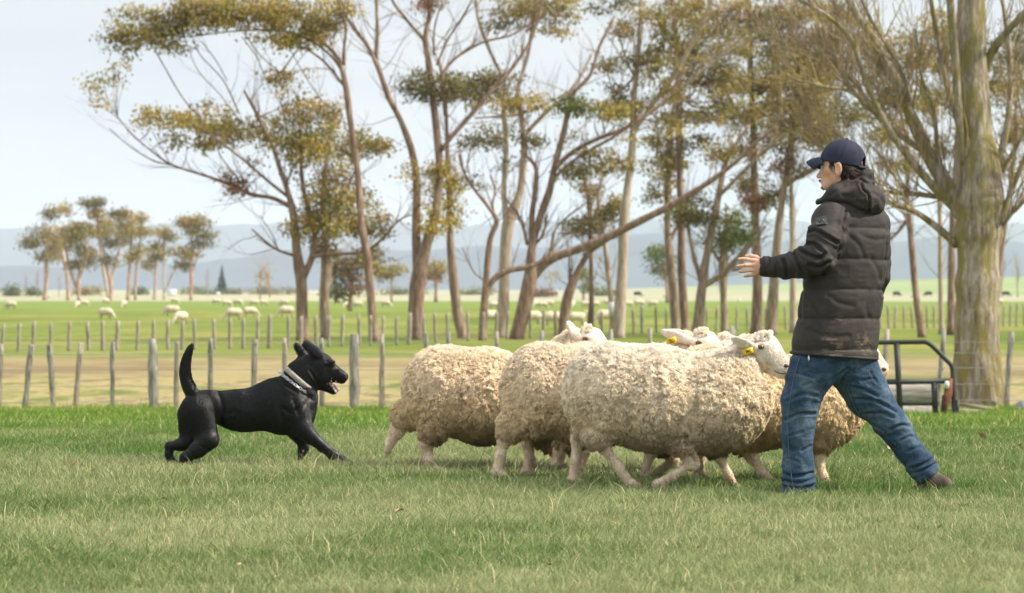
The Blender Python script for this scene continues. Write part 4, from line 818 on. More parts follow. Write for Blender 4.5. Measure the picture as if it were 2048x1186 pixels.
def make_sheep(label, d, px0, sx, sz, legs, seed, tint, head=(0, 0), ears='side', tagtext=None, ntag=True, headpts=None, nclump=24000, necklow=0, hv=.0065):
    loc = np.array([(px0 - 1024) / F * d, d, 0.0]); SC = np.array([sx, 1, sz]); r = np.random.default_rng(seed)
    B = lambda px, py, dy=0.0: tmpl(px, py, dy) * SC
    H = lambda px, py, dy=0.0: tmpl(px, py, dy) * SC + np.array([head[0], 0, head[1]])
    Lg = lambda px, py, dy=0.0: W(px, py, d) * [1, 0, 1] + [0, dy, 0] - loc * [1, 0, 1]
    lo, hi = (-.68 * sx, -.34, -.03), (.68 * sx + max(0, head[0]), .34, .90 * sz + max(0, head[1]) + .03)
    wf = Field(lo, hi, hv); sk = Field(lo, hi, hv)
    crack = lambda P: vnoise(P * [1.5, 1, .5] + .25 * np.stack([vnoise(P, 9), vnoise(P + 3, 9), vnoise(P + 6, 9)], -1) * .3 + seed, 15)
    nd = lambda P, t: .012 * np.exp(-(crack(P) / .085) ** 2) + .007 * fbm(P + seed, 7, 2) + .006 * (1 - np.abs(vnoise(P * [1, 1, .55] + seed * 3, 26))) + .010
    wf.ell(B(1218, 783), (.245, .235, .25), .05, disp=nd); wf.ell(B(1310, 797), (.30, .275, .272), .06, disp=nd)
    wf.ell(B(1422, 805), (.25, .235, .252), .06, disp=nd); wf.ell(B(1470, 812), (.175, .19, .205), .06, disp=nd)
    nk = H(1481, 733 + necklow)
    wf.cap(B(1440, 775), nk, .175, .118, .07, .85, disp=nd)
    wf.ell(B(1497, 802), (.132, .155, .125), .06, disp=nd); wf.ell(H(1494, 688), (.060, .066, .046), .04, disp=nd); wf.ell(H(1526, 676), (.036, .045, .022), .015)
    for (kind, pts, rs, side) in legs:
        p0 = np.array([*B(pts[0][0] * 0 + (1195 if kind == 'hind' else 1415), 850)]);
        rs = [rs[0]] + [x * .81 for x in rs[1:]]
        q = [Lg(x, y, side + (o[0] if o else 0)) for x, y, *o in pts]
        top = B(1232, 826, side * .8) if kind == 'hind' else B(1412, 838, side * .8)
        top = np.array([q[0][0] * .45 + top[0] * .55, top[1], top[2]])
        wr = .100 if kind == 'hind' else .080
        wf.cap(top, q[0], wr, rs[0] * 1.2, .075, disp=nd)
        wf.cap(q[0], q[0] * .7 + q[1] * .3, rs[0] * 1.35, rs[0] * 1.05, .03, disp=nd)
        sk.cap(top, q[0], rs[0] * 1.05, rs[0], .02); qm = [q[0], q[1]]; rm = [rs[0], rs[1] * 1.06]
        for a_, b_, ra_, rb_ in zip(q[1:-1], q[2:], rs[1:-1], rs[2:]): qm += [a_ * .55 + b_ * .45, b_]; rm += [min(ra_, rb_) * .84, rb_]
        rm[-1] *= 1.05; sk.chain(qm, rm, .010)
        f = q[-1]; sk.cap(f, f + [.035, 0, -.012], rs[-1] * 1.15, rs[-1] * .9, .01)
    # head
    sk.ell(H(1527, 702), (.078, .066, .080), .03); sk.cap(H(1530, 706), H(1560, 733), .066, .040, .035, .86)
    sk.cap(H(1526, 724), H(1556, 742), .045, .026, .03, .8); sk.cap(H(1560, 733), H(1569, 736), .036, .033, .02, .8)
    sk.cap(H(1560, 748), H(1568, 749), .016, .015, .012, 1.2)
    sk.cap(H(1540, 684), H(1568, 722), .030, .024, .03, .9)
    sk.ell(H(1524, 690, -.056), (.028, .016, .016), .02); sk.ell(H(1524, 690, .056), (.028, .016, .016), .02)
    def ear(base, tip, nrm, wd):
        a = tip - base; L = np.linalg.norm(a); a = a / L; n = np.array(nrm, float); n -= a * (n @ a); n /= np.linalg.norm(n); b = np.cross(n, a)
        c = (base + tip) / 2; sk.ell(c, (L * .58, wd, .011), .012, ax=[a, b, n]); sk.ell(c + n * .016 + a * .012, (L * .44, wd * .62, .010), 0, ax=[a, b, n], cut=True)
        sk.cap(base, base + a * L * .3, .022, .016, .02); return c + n * .006, a, b, n, L
    if ears == 'side': E = [ear(H(1507, 696, -.062), H(1462, 675, -.115), (0, -.6, -.8), .034), ear(H(1534, 684, .05), H(1543, 661, .12), (.3, .3, -.9), .026)]
    elif ears == 'back': E = [ear(H(1503, 690, -.06), H(1447, 668, -.10), (.15, -.95, -.35), .030), ear(H(1508, 684, .05), H(1466, 668, .07), (.2, -.9, -.3), .026)]
    else: E = [ear(H(1500, 690, -.05), H(1478, 652, -.09), (.75, -.7, 0), .030), ear(H(1522, 686, .05), H(1520, 656, .12), (.7, -.6, 0), .026)]
    all_ = Field(lo, hi, hv); all_.d = wf.d.copy(); all_.merge((slice(None),) * 3, sk.d, .012)
    all_.d = np.where((wf.d > 100) & (sk.d < 100), sk.d, all_.d)
    V, Q = all_.surface(1)
    CR = []
    for _ in range(46):       # partings where the fleece opens
        x = r.uniform(-.52, .50) * sx; z = r.uniform(.28, .66) * sz; L_ = r.uniform(.05, .20); tl_ = r.normal(.12, .35)
        CR.append([(x + tl_ * L_ * t + .012 * math.sin(t * 7 + x * 40), z - L_ * t) for t in np.linspace(0, 1, 5)])
    V = creases(V, Q, CR, lambda x, y: np.array([x, 0, y]), .015, .0055)
    cdist = lambda c: np.min([linedist(c[:, 0], c[:, 2], l) for l in CR], axis=0)
    isw = wf.at(V) < sk.at(V) + .002
    fw = isw[Q].mean(1) > .5; zc = V[Q].mean(1)[:, 2]
    mi = np.where(fw, 0, np.where(zc < .034, 2, 1))
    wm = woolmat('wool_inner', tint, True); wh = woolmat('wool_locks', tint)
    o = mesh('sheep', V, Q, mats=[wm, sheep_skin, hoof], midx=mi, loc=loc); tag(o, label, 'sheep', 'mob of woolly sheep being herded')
    # fleece of crimped locks
    P, Nn = sample(V, Q, nclump, fw, seed, lambda c, n: np.where(np.abs(crack(c)) < .05, .2, 1.0) * np.where((cdist(c) < .006) & (n[:, 1] < 0), .05, 1.0) * np.where(n[:, 1] > .35, .35, 1.0) * np.where(c[:, 2] > .1, 1, .5))
    nsd = 12; n = nclump; L = .024 * (.75 + .5 * r.random((n, 1))) * (1 + .25 * np.clip(.35 - P[:, 2:3], 0, .3) / .3)
    neck = smooth((P[:, 0:1] - .30) / .15); L = L * (1 - .25 * neck)
    down = np.array([0, 0, -1.]); fl = Nn * .48 + down * (.80 * (1 - np.abs(Nn[:, 2:3]))) + np.stack([fbm(P, 6, 2), fbm(P + 9, 6, 2), fbm(P + 17, 6, 2)], -1) * .20
    fl[:, 0] -= .12; fl /= np.linalg.norm(fl, axis=1)[:, None]
    k = np.repeat(np.arange(n), nsd); m = len(k)
    of = r.normal(0, .0050, (m, 3)); of -= Nn[k] * (of * Nn[k]).sum(1)[:, None]
    base = P[k] + of - Nn[k] * .004; ll = L[k] * (.75 + .4 * r.random((m, 1)))
    ts = np.array([0, .35, .7, 1.0]); conv = np.array([1, 1, .85, .55])
    cr = r.normal(0, .0030, (m, 4, 3))
    S = P[k][:, None] + of[:, None] * conv[None, :, None] - Nn[k][:, None] * .004 + fl[k][:, None] * (ll[:, None] * ts[None, :, None]) + Nn[k][:, None] * (.006 * np.sin(ts * math.pi))[None, :, None] + cr * ts[None, :, None]
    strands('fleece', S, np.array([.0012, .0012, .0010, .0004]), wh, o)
    P3, N3 = sample(V, Q, 14000, ~fw, seed + 5); f3 = N3 * .6 + np.array([0, 0, -.8]) + r.normal(0, .25, P3.shape); f3[P3[:, 2] > .38] += [.5, 0, .3]; f3 /= np.linalg.norm(f3, axis=1)[:, None]
    lt = np.where(P3[:, 2] > .38, .004, .009)[:, None] * (.6 + .8 * r.random((len(P3), 1)))
    strands('short_hair', P3[:, None] + f3[:, None] * lt[:, None] * np.array([0, .5, 1])[None, :, None], np.array([.0011, .0009, .0004]), sheep_skin, o)
    # face
    def at(px, py, off=0.0):
        p = H(px, py); p[1] = front(V, p[0], p[2], .014) + off; return p
    e = at(1519, 693, .004); mb = MB()
    th = np.linspace(0, math.pi, 7); ph = np.linspace(0, 2 * math.pi, 13)
    def ball(c, R, name, mt, sc_=(1, 1, 1)):
        u = [[c[0] + R * sc_[0] * math.sin(a) * math.cos(b), c[1] + R * sc_[1] * math.sin(a) * math.sin(b), c[2] + R * sc_[2] * math.cos(a)] for a in th for b in ph]
        q = [(i * 13 + j, i * 13 + j + 1, (i + 1) * 13 + j + 1, (i + 1) * 13 + j) for i in range(6) for j in range(12)]
        return mesh(name, u, np.array(q), mt, o if name != 'pupil' else EY)
    lid = [ball(e + [0, .004, 0], .021, 'eyelid', eyelid, (1, .5, .62))]
    EY = ball(e + [.001, 0, 0], .015, 'eye', eye_amber, (1, .7, .72)); ball(e + [.001, -.0085, 0], .008, 'pupil', black, (1, .4, .42))
    nb = at(1571, 731, .004); ball(nb, .0135, 'nostril', nosem, (1.1, .55, .7)); mb = MB()
    mp_ = np.array([at(x, y, -.001) for x, y in ((1574, 745), (1566, 746.5), (1556, 745), (1547, 740))]); mb.tube(spline(mp_, 3), [.0028] * 9 + [.001], 5); mb.build('mouth', nosem, o)
    if ntag:
        c, a, b, nn, Lh = E[0]; tc_ = c - a * .035 + b * .0 + np.array([-.005, -.016, -.022]) if ears != 'back' else c - a * .0 + np.array([-.028, -.022, -.022])
        if ears == 'side': ux = np.array([.96, 0, .28])
        else: ux = np.array([.94, 0, .34])
        uz = np.array([-ux[2], 0, ux[0]]); q = []
        mb = MB(); R3 = np.stack([ux, [0, 1, 0], uz], 1); mb.box(tc_, (.0275, .002, .0155), R3); tg = mb.build('ear_tag', tagm, o, smooth_=False)
        mb = MB()
        def seg(pts):
            pts = [tc_ + ux * (x * .0175) + uz * (z * .0105) + [0, -.0042, 0] for x, z in pts]; mb.tube(pts, .0016, 4)
        if tagtext == '20':
            seg([(-.85, .55), (-.6, .95), (-.2, .9), (-.1, .5), (-.85, -.9), (-.05, -.9)]); seg([(.45, .9), (.8, .6), (.85, -.5), (.5, -.9), (.2, -.6), (.15, .5), (.45, .9)])
        else: seg([(-.8, .3), (-.3, .4), (0, .1), (.5, .5), (.9, .4)]); seg([(-.7, -.4), (0, -.2), (.8, -.3)])
        mb.build('tag_number', ink, tg)
    return o
Hn = [.052, .034, .027, .025]
Fn = [.048, .034, .026, .025]
make_sheep('leading woolly sheep nearest the camera, its white face right beside the man', 19.75, 1350, 1, 1,
  [('hind', [(1192, 868), (1208, 893), (1240, 938), (1262, 966)], [.058, .036, .027, .027], -.11), ('hind', [(1172, 860), (1156, 880), (1152, 925), (1146, 962)], [.058, .040, .030, .028], .10),
   ('fore', [(1362, 880), (1381, 924), (1345, 948), (1313, 966)], [.055, .036, .026, .026], -.10), ('fore', [(1434, 890), (1442, 915), (1458, 950), (1472, 976)], [.046, .032, .026, .024], .08)], 1, (1, 1, 1))
make_sheep('woolly sheep wearing the yellow ear tag numbered 20 behind the leading one', 20.6, 1226, 1.08, .975,
  [('hind', [(1022, 852), (1008, 880), (1000, 912), (993, 944)], [.06, .040, .032, .030], -.10), ('hind', [(1075, 865), (1056, 890), (1060, 918), (1052, 948)], [.058, .036, .032, .03], .10),
   ('fore', [(1320, 880), (1300, 905), (1290, 935), (1289, 958)], [.05, .033, .027, .025], -.07), ('fore', [(1330, 890), (1348, 922), (1318, 944), (1290, 958)], [.05, .033, .027, .025], .08)], 2, (.99, .95, .89), head=(-.01, .028), ears='back', tagtext='20')
make_sheep('rearmost tan woolly sheep closest to the dog with faint pink marks on its back', 21.8, 1008, 1, .905,
  [('hind', [(810, 832), (792, 864), (770, 900), (748, 931)], [.066, .046, .036, .034], .10), ('hind', [(866, 860), (853, 888), (858, 918), (866, 940)], [.060, .046, .037, .034], -.10),
   ('fore', [(1105, 880), (1116, 910), (1118, 930), (1122, 948)], [.055, .04, .03, .028], -.08), ('fore', [(1135, 880), (1150, 910), (1160, 930), (1168, 948)], [.05, .035, .028, .026], .08)], 3, (1, .95, .88), head=(.03, .085), ears='up', ntag=False)
make_sheep('hidden woolly sheep whose cream top-knot shows between the two tagged heads', 21.45, 1296, 1, .955,
  [('hind', [(1130, 880), (1118, 905), (1112, 930), (1118, 946)], [.05, .035, .03, .028], .1), ('hind', [(1150, 880), (1165, 905), (1160, 930), (1170, 950)], [.05, .035, .03, .028], -.1),
   ('fore', [(1375, 885), (1382, 915), (1385, 940), (1392, 955)], [.045, .032, .026, .024], -.06), ('fore', [(1400, 885), (1404, 915), (1400, 935), (1404, 948)], [.045, .032, .026, .024], .08)], 4, (1, .97, .92), head=(-.02, .01), ears='back', ntag=False, nclump=14000)
make_sheep('woolly sheep half hidden behind the legs of the man, muzzle poking out', 20.35, 1546, 1, .96,
  [('hind', [(1390, 880), (1395, 910), (1398, 935), (1400, 955)], [.05, .035, .03, .028], .1), ('hind', [(1488, 885), (1502, 912), (1522, 942), (1545, 968)], [.05, .037, .03, .028], -.1),
   ('fore', [(1632, 880), (1634, 912), (1643, 950), (1655, 975)], [.052, .037, .028, .026], -.09), ('fore', [(1600, 885), (1598, 915), (1580, 945), (1562, 966)], [.05, .035, .028, .026], .08)], 5, (1, .95, .85), head=(.015, -.005), ntag=False)

# ------------------------------------------------------------------ dog
DD = 22.5; dloc = W(520, 930, DD) * [1, 1, 0]
def D_(px, py, dy=0.0): return W(px, py, DD) * [1, 0, 1] - dloc * [1, 0, 0] + [0, dy, 0]
k_ = DD / F
fd_ = Field((-.58, -.24, -.03), (.62, .24, .80), .0055)
mus = lambda P, t: .0055 * fbm(P + 3, 9, 2)
fd_.ell(D_(570, 824), (.170, .112, .132), .04, disp=mus); fd_.ell(D_(552, 795), (.115, .085, .092), .05, disp=mus)
fd_.ell(D_(492, 826), (.165, .098, .112), .05, disp=mus); fd_.cap(D_(530, 812), D_(430, 811), .100, .090, .05, .85, mus)
fd_.ell(D_(403, 815), (.115, .095, .098), .05, disp=mus)
fd_.cap(D_(548, 776), D_(528, 786), .05, .045, .05, .6)
fd_.cap(D_(588, 790), D_(606, 752), .112, .092, .05, .78, mus); fd_.cap(D_(606, 752), D_(628, 732), .092, .075, .04, .8)
fd_.cap(D_(606, 800), D_(600, 835), .08, .07, .04, .9, mus)
# hind legs
fd_.cap(D_(396, 826, -.055), D_(416, 874, -.075), .108, .066, .018, .75, mus); fd_.chain([D_(418, 878, -.078), D_(398, 898, -.08), D_(374, 914, -.08), D_(370, 926, -.08), D_(386, 931, -.08)], [.062, .045, .030, .024, .022], .02)
fd_.cap(D_(384, 832, .06), D_(378, 880, .07), .090, .060, .04, .75, mus); fd_.chain([D_(378, 882, .07), D_(360, 890, .07), D_(337, 893, .07), D_(336, 908, .07), D_(342, 924, .07), D_(352, 930, .07)], [.055, .034, .022, .020, .022, .020], .02)
# front legs
fd_.cap(D_(590, 815, -.07), D_(606, 852, -.085), .082, .058, .016, .75, mus); fd_.chain([D_(608, 856, -.085), D_(622, 870, -.088), D_(648, 892, -.088), D_(668, 908, -.088), D_(686, 917, -.088)], [.056, .044, .029, .027, .024], .018)
for i, (a, b) in enumerate(((-.02, 0), (-.007, 3), (.007, 3), (.02, 0))): fd_.cap(D_(688, 917, -.088 + a), D_(703 + b, 924, -.088 + a * 1.25), .015, .0125, .006)
fd_.chain([D_(575, 842, .06), D_(592, 866, .07), D_(604, 882, .07), D_(607, 895, .068), D_(603, 905, .06)], [.062, .042, .032, .025, .026], .025)
for a in (-.02, -.007, .007, .02): fd_.cap(D_(603, 905, .058 + a), D_(599, 916, .055 + a), .014, .012, .005)
# tail
tl_ = spline(np.array([[402, 802, .046], [386, 789, .038], [375, 770, .033], [370, 748, .030], [372, 725, .025], [378, 705, .017], [384, 691, .007]]), 4); fd_.chain([D_(a, b) for a, b, c in tl_], [c for a, b, c in tl_], .012)
# head
fd_.ell(D_(642, 732), (.078, .064, .076), .03); fd_.ell(D_(640, 752), (.066, .060, .060), .03); fd_.cap(D_(655, 736), D_(684, 751), .044, .030, .025, .85)
fd_.cap(D_(662, 752), D_(684, 757), .030, .025, .02, .95); fd_.ell(D_(690, 752), (.015, .02, .014), .01)
fd_.cap(D_(642, 766), D_(668, 783), .036, .014, .02, 1.0); fd_.ell(D_(661, 724, -.042), (.028, .018, .012), .015); fd_.ell(D_(661, 724, .042), (.028, .018, .012), .015)
def dear(base, tip, nrm, wd, th=.010):
    a = tip - base; L = np.linalg.norm(a); a /= L; n = np.array(nrm, float); n -= a * (n @ a); n /= np.linalg.norm(n); b = np.cross(n, a); fd_.ell((base + tip) / 2, (L * .56, wd, th), .012, ax=[a, b, n])
dear(D_(646, 712, -.05), D_(610, 684, -.075), (.25, -.9, .2), .034); dear(D_(616, 724, .05), D_(591, 687, .07), (.3, -.9, -.1), .024)
fd_.cap(D_(600, 722, .05), D_(625, 722, .04), .025, .03, .02)
V, Q = fd_.surface(1)
V = creases(V, Q, [[(436, 783), (445, 802), (448, 823), (444, 850)], [(624, 792), (606, 812), (584, 824), (570, 815)], [(586, 846), (598, 862), (610, 874)], [(606, 784), (626, 799)], [(458, 826), (478, 824), (470, 838)], [(570, 790), (562, 812), (568, 838)], [(590, 800), (600, 826)]], lambda x, y: D_(x, y), .0042, .013)
V = creases(V, Q, [[(676, 742), (668, 752), (660, 764)], [(622, 740), (634, 760), (640, 775)], [(655, 722), (668, 726)], [(556, 752), (572, 768), (596, 784)], [(405, 890), (420, 897)], [(375, 905), (384, 914)]], lambda x, y: D_(x, y), .004, .006)
coat = mat('black_dog_coat', (.006, .006, .006), .40, .4); nt = coat.node_tree; v = objco(nt)
setcol(coat, ramp(nt, noise(nt, v, 6, 4), [(.3, (.003, .003, .003)), (.7, (.006, .0055, .005))])); bump(coat, noise(nt, v, 90, 4, .6, (1, 1, 3)), .003, .5)
dog = mesh('dog', V, Q, coat, loc=dloc); tag(dog, 'glossy black dog bounding right with tail up and mouth open', 'dog')
P, Nn = sample(V, Q, 80000, None, 5); r = np.random.default_rng(8)
fl = np.array([-.75, 0, -.55]) + r.normal(0, .12, P.shape); fl = fl - Nn * (fl * Nn).sum(1)[:, None] * .9; fl /= np.linalg.norm(fl, axis=1)[:, None]
tl = (P[:, 0] < D_(392, 0)[0]) & (P[:, 2] > D_(0, 792)[2]); leg_ = (P[:, 2] < .2)
fl[tl] = np.array([.1, 0, 1.]) * .95 + Nn[tl] * .12
LL = np.where(tl, .009, np.where(leg_, .009, .015))[:, None] * (.7 + .6 * r.random((len(P), 1)))
S = P[:, None] - Nn[:, None] * .001 + fl[:, None] * LL[:, None] * np.array([0, .5, 1])[None, :, None] + Nn[:, None] * (LL[:, None] * np.array([0, .18, .16])[None, :, None])
furm = mat('black_fur', (.0035, .0033, .003), .30, .42); strands('fur', S, np.array([.0009, .0008, .0003]), furm, dog)
def ring(c, u, ru, ry, n=48): t = np.arange(n + 1) / n * 2 * math.pi; return np.array([c + u * ru * math.cos(a) + np.array([0, 1, 0]) * ry * math.sin(a) for a in t])
u_ = D_(628, 784) - D_(573, 737); hu = np.linalg.norm(u_) / 2; u_ /= hu * 2; ax_ = np.array([-u_[2], 0, u_[0]]); ax_ = ax_ if ax_[2] > 0 else -ax_
cc = (D_(628, 784) + D_(573, 737)) / 2
colm = nmat('tan_collar_leather', [(.3, (.30, .27, .23)), (.7, (.45, .41, .36))], 40)
RG = ring(cc, u_, hu, .088); mb = MB(); hw, th_ = .0155, .0035; ctr = cc
rad_ = RG - ctr; rad_ /= np.linalg.norm(rad_, axis=1)[:, None]; vs = []
for s1, s2 in ((-1, 0), (-1, 1), (1, 1), (1, 0)): vs.append(RG + ax_ * hw * s1 + rad_ * th_ * s2)
vs = np.stack(vs, 1); nR = len(RG); i = np.arange(nR - 1)[:, None] * 4; j = np.arange(4)[None]; mb.add(vs.reshape(-1, 3), np.stack([i + j, i + (j + 1) % 4, i + 4 + (j + 1) % 4, i + 4 + j], -1).reshape(-1, 4))
col_o = mb.build('collar', colm, dog); mb = MB()
for a in range(10):
    q = RG[26 + 2 * a] + rad_[26 + 2 * a] * .0045; mb.tube([q, q + rad_[26 + 2 * a] * .001], .0022, 6)
mb.build('punch_hole', black, col_o)
metal = mat('chrome_steel', (.62, .62, .64), .28, .5, Metallic=.9)
mb = MB(); q = RG[47] + rad_[47] * .005; bq = [q + ax_ * a + u_ * b for a, b in ((-.02, -.02), (.02, -.02), (.02, .006), (-.02, .006), (-.02, -.02))]; mb.tube(bq, .0028, 6); mb.build('buckle', metal, col_o)
# chain of links lying on the shoulders below the collar
c2 = (D_(624, 792) + D_(558, 743)) / 2; u2 = D_(624, 792) - D_(558, 743); h2 = np.linalg.norm(u2) / 2; u2 /= 2 * h2; RG2 = ring(c2, u2, h2 + .002, .106, 44); mb = MB()
for k in range(44):
    a, b = RG2[k], RG2[k + 1]; m_ = (a + b) / 2; t = (b - a); L = np.linalg.norm(t); t /= L; rd = m_ - c2; rd /= np.linalg.norm(rd); s_ = np.cross(t, rd) if k % 2 else rd * .6 + np.cross(t, rd) * .5
    pp = [m_ + t * math.cos(x) * L * .68 + s_ * math.sin(x) * .0075 for x in np.linspace(0, 2 * math.pi, 11)]; mb.tube(pp, .0017, 5, cap=False)
mb.build('chain', metal, dog)
pink = mat('wet_tongue', (.42, .16, .15), .25, .5); foam = mat('foam_saliva', (.75, .72, .70), .3, .5); tooth = mat('tooth', (.80, .76, .62), .35)
fm_ = Field((D_(650, 0)[0], -.05, D_(0, 792)[2]), (D_(692, 0)[0], .05, D_(0, 758)[2]), .003)
fm_.chain([D_(658, 768), D_(667, 774), D_(674, 781)], [.016, .014, .009], .008, 1.3); V2, Q2 = fm_.surface(1); mesh('tongue', V2, Q2, pink, dog)
fo = Field((D_(640, 0)[0], -.09, D_(0, 792)[2]), (D_(692, 0)[0], .02, D_(0, 742)[2]), .0025); r = np.random.default_rng(2)
for x, y, s_ in [(665, 768, .008), (666, 772, .009), (668, 777, .009), (671, 782, .009), (673, 785, .007), (663, 762, .005), (660, 766, .004), (655, 768, .003), (675, 780, .005), (664, 757, .003)]:
    p = D_(x, y); p[1] = max(front(V, p[0], p[2], .008), -.052) - .001; fo.ell(p, (s_ * .75, s_ * .6, s_), .004)
V2, Q2 = fo.surface(0); mesh('saliva', V2, Q2, foam, dog)
for x, y, dy in ((678, 777, -.012), (672, 764, -.018), (680, 764, -.012)):
    mb = MB(); p = D_(x, y, dy); s_ = 1 if y > 770 else -1; mb.tube([p - [0, 0, .012 * s_], p + [.001, 0, .008 * s_]], [.0045, .0008], 6); mb.build('tooth', tooth, dog)
p = D_(668, 730); yy = front(V, p[0], p[2], .01)
for sgn in (1,):
    c = np.array([p[0], yy + .006, p[2]]); mb = MB(); mb.tube([c + [0, 0, -.006], c + [0, -.003, -.003], c + [0, -.004, 0], c + [0, -.003, .003], c + [0, 0, .006]], [.002, .0085, .0105, .0085, .002], 10); mb.build('eye', mat('dark_brown_eye', (.03, .015, .008), .1, .5), dog)
c = D_(694, 751); mb = MB(); mb.tube([c + [-.01, 0, .0], c + [-.003, 0, 0], c + [.003, 0, -.001], c + [.006, 0, -.001]], [.008, .015, .013, .004], 12); mb.build('nose', mat('wet_nose', (.02, .016, .015), .25, .5), dog)
# ------------------------------------------------------------------ man
MD = 19.15; mloc = np.array([(1700 - 1024) / F * MD, MD, 0.0])
def M_(px, py, dy=0.0): return W(px, py, MD) * [1, 0, 1] - mloc * [1, 0, 0] + [0, dy, 0]
skin = mat('skin', (.58, .34, .24), .5, .35, **{'Subsurface Weight': .08, 'Subsurface Radius': (.9, .4, .2), 'Subsurface Scale': .01}); nt = skin.node_tree; v = objco(nt)
setcol(skin, ramp(nt, noise(nt, v, 18, 4), [(.3, (.62, .31, .19)), (.5, (.72, .42, .28)), (.7, (.76, .48, .34))])); bump(skin, noise(nt, v, 200, 3), .0015, .5)
Ld = np.array([-.87, -.5, 0]); Fw = np.array([-.5, .87, 0])
HF = np.array([-.95, .31, 0]); HL = np.array([-.31, -.95, 0]); HAX = [HF, HL, np.array([0, 0, 1.])]   # head faces left, a little away
def Hd(f, l, z): return M_(1683, 328) + HF * f + HL * l + np.array([0, 0, z])
parts_ = []
# head and neck
hf = Field(M_(1620, 420, -.2), M_(1740, 270, .22), .0035); hf.lo = np.minimum(M_(1620, 420, -.2), M_(1740, 270, .2)); 
hf = Field(np.minimum(M_(1618, 425, -.2), M_(1750, 270, .2)), np.maximum(M_(1618, 425, -.2), M_(1750, 270, .2)), .0032)
hf.ell(Hd(-.01, 0, .01), (.095, .074, .095), .03, ax=HAX); hf.ell(Hd(.040, 0, -.035), (.062, .060, .080), .03, ax=HAX)
hf.cap(Hd(.055, 0, -.10), Hd(.078, 0, -.107), .030, .020, .03); hf.cap(Hd(.03, .035, -.085), Hd(.07, .012, -.108), .025, .016, .025); hf.cap(Hd(.03, -.035, -.085), Hd(.07, -.012, -.108), .025, .016, .025)
hf.cap(Hd(.092, 0, -.022), Hd(.117, 0, -.060), .010, .0125, .015); hf.ell(Hd(.106, .012, -.062), (.010, .008, .007), .008, ax=HAX); hf.ell(Hd(.106, -.012, -.062), (.010, .008, .007), .008, ax=HAX)
hf.cap(Hd(.088, .026, .006), Hd(.092, -.026, .006), .012, .012, .015); hf.cap(Hd(.096, .016, -.082), Hd(.096, -.016, -.082), .0075, .0075, .010); hf.cap(Hd(.094, .013, -.092), Hd(.094, -.013, -.092), .008, .008, .008)
hf.ell(Hd(.062, .040, -.035), (.025, .015, .02), .02, ax=HAX)
hf.ell(Hd(.096, .028, -.014), (.014, .012, .007), 0, ax=HAX, cut=True)
hf.cap(Hd(-.03, 0, -.06), Hd(-.045, 0, -.17), .060, .062, .03)
el = Hd(-.004, .084, -.026); eax = [HF * .92 + HL * -.35, np.cross([0, 0, 1.], HF * .92 + HL * -.35) * -1, np.array([0, 0, 1.])]
eax = [np.array(a) / np.linalg.norm(a) for a in eax]
hf.ell(el, (.021, .012, .036), .004, ax=eax); hf.ell(el + HL * .008 + HF * .003, (.011, .006, .022), 0, ax=eax, cut=True); hf.ell(el + HF * -.002 + np.array([0, 0, -.028]), (.009, .008, .010), .005, ax=eax)
Vh, Qh = hf.surface(1)
# hand
M0_ = M_
def M_(px, py, dy=0.0): return M0_(px, py, dy - .10)
g = Field(np.minimum(M_(1460, 562, -.05), M_(1560, 500, .08)), np.maximum(M_(1460, 562, -.05), M_(1560, 500, .08)), .0021)
wr = M_(1536, 535); kn = [M_(1508, 522, .004), M_(1505, 531, -.002), M_(1506, 540, 0), M_(1510, 548, .006)]
for q, rr in zip(kn, (.0125, .013, .0125, .0115)): g.cap(M_(1528, 534 + (q[2] - kn[1][2]) * -80), q, .019, rr, .012)
g.cap(M_(1560, 536), M_(1526, 534), .028, .023, .015)
g.cap(M_(1520, 526, .006), M_(1512, 545, .006), .014, .012, .012)
fing = [[kn[0], M_(1492, 519, .000), M_(1483, 518, .004), M_(1476, 518.5, .009)], [kn[1], M_(1489, 531, -.006), M_(1480, 532, -.003), M_(1472.5, 532.5, .002)], [kn[2], M_(1492, 541.5, -.004), M_(1484, 543, 0), M_(1477, 543.5, .005)], [kn[3], M_(1499, 550.5, .002), M_(1492.5, 552, .006), M_(1487, 552.5, .010)]]
for q, b in zip(fing, (1.0, 1.04, .98, .88)): g.chain(q, [.0105 * b, .0093 * b, .0083 * b, .0072 * b], .0035)
g.chain([M_(1524, 524, .015), M_(1510, 515, .030), M_(1500, 512, .037), M_(1491, 512.5, .040)], [.016, .012, .010, .008], .006)
Vg, Qg = g.surface(1)
M_ = M0_
# body under the clothes (same mesh)
b_ = Field(np.minimum(M_(1515, 1000, -.32), M_(1915, 370, .40)), np.maximum(M_(1515, 1000, -.32), M_(1915, 370, .40)), .012)
SH, EL, WRI = M_(1655, 447, -.13), M_(1630, 524, -.17), M_(1536, 535, -.1)
RSH, REL, RWR = M_(1752, 450, .12), M_(1758, 548, .12), M_(1722, 600, .27)
b_.ell(M_(1700, 475), (.17, .13, .20), .05, ax=[Ld, Fw, np.array([0, 0, 1.])]); b_.ell(M_(1690, 600), (.15, .11, .25), .05, ax=[Ld, Fw, np.array([0, 0, 1.])]); b_.ell(M_(1672, 715), (.15, .12, .13), .05, ax=[Ld, Fw, np.array([0, 0, 1.])])
b_.cap(M_(1694, 400), M_(1698, 440), .055, .07, .03); b_.chain([SH, EL, WRI], [.05, .04, .026], .02); b_.chain([RSH, REL, RWR], [.05, .04, .026], .02)
LEGL = [(1624, 735, -.06), (1594, 850, -.06), (1596, 975, -.05)]; LEGR = [(1712, 740, .07), (1772, 838, .05), (1852, 952, .03)]
b_.chain([M_(*p) for p in LEGL], [.085, .055, .038], .02); b_.chain([M_(*p) for p in LEGR], [.085, .055, .038], .02)
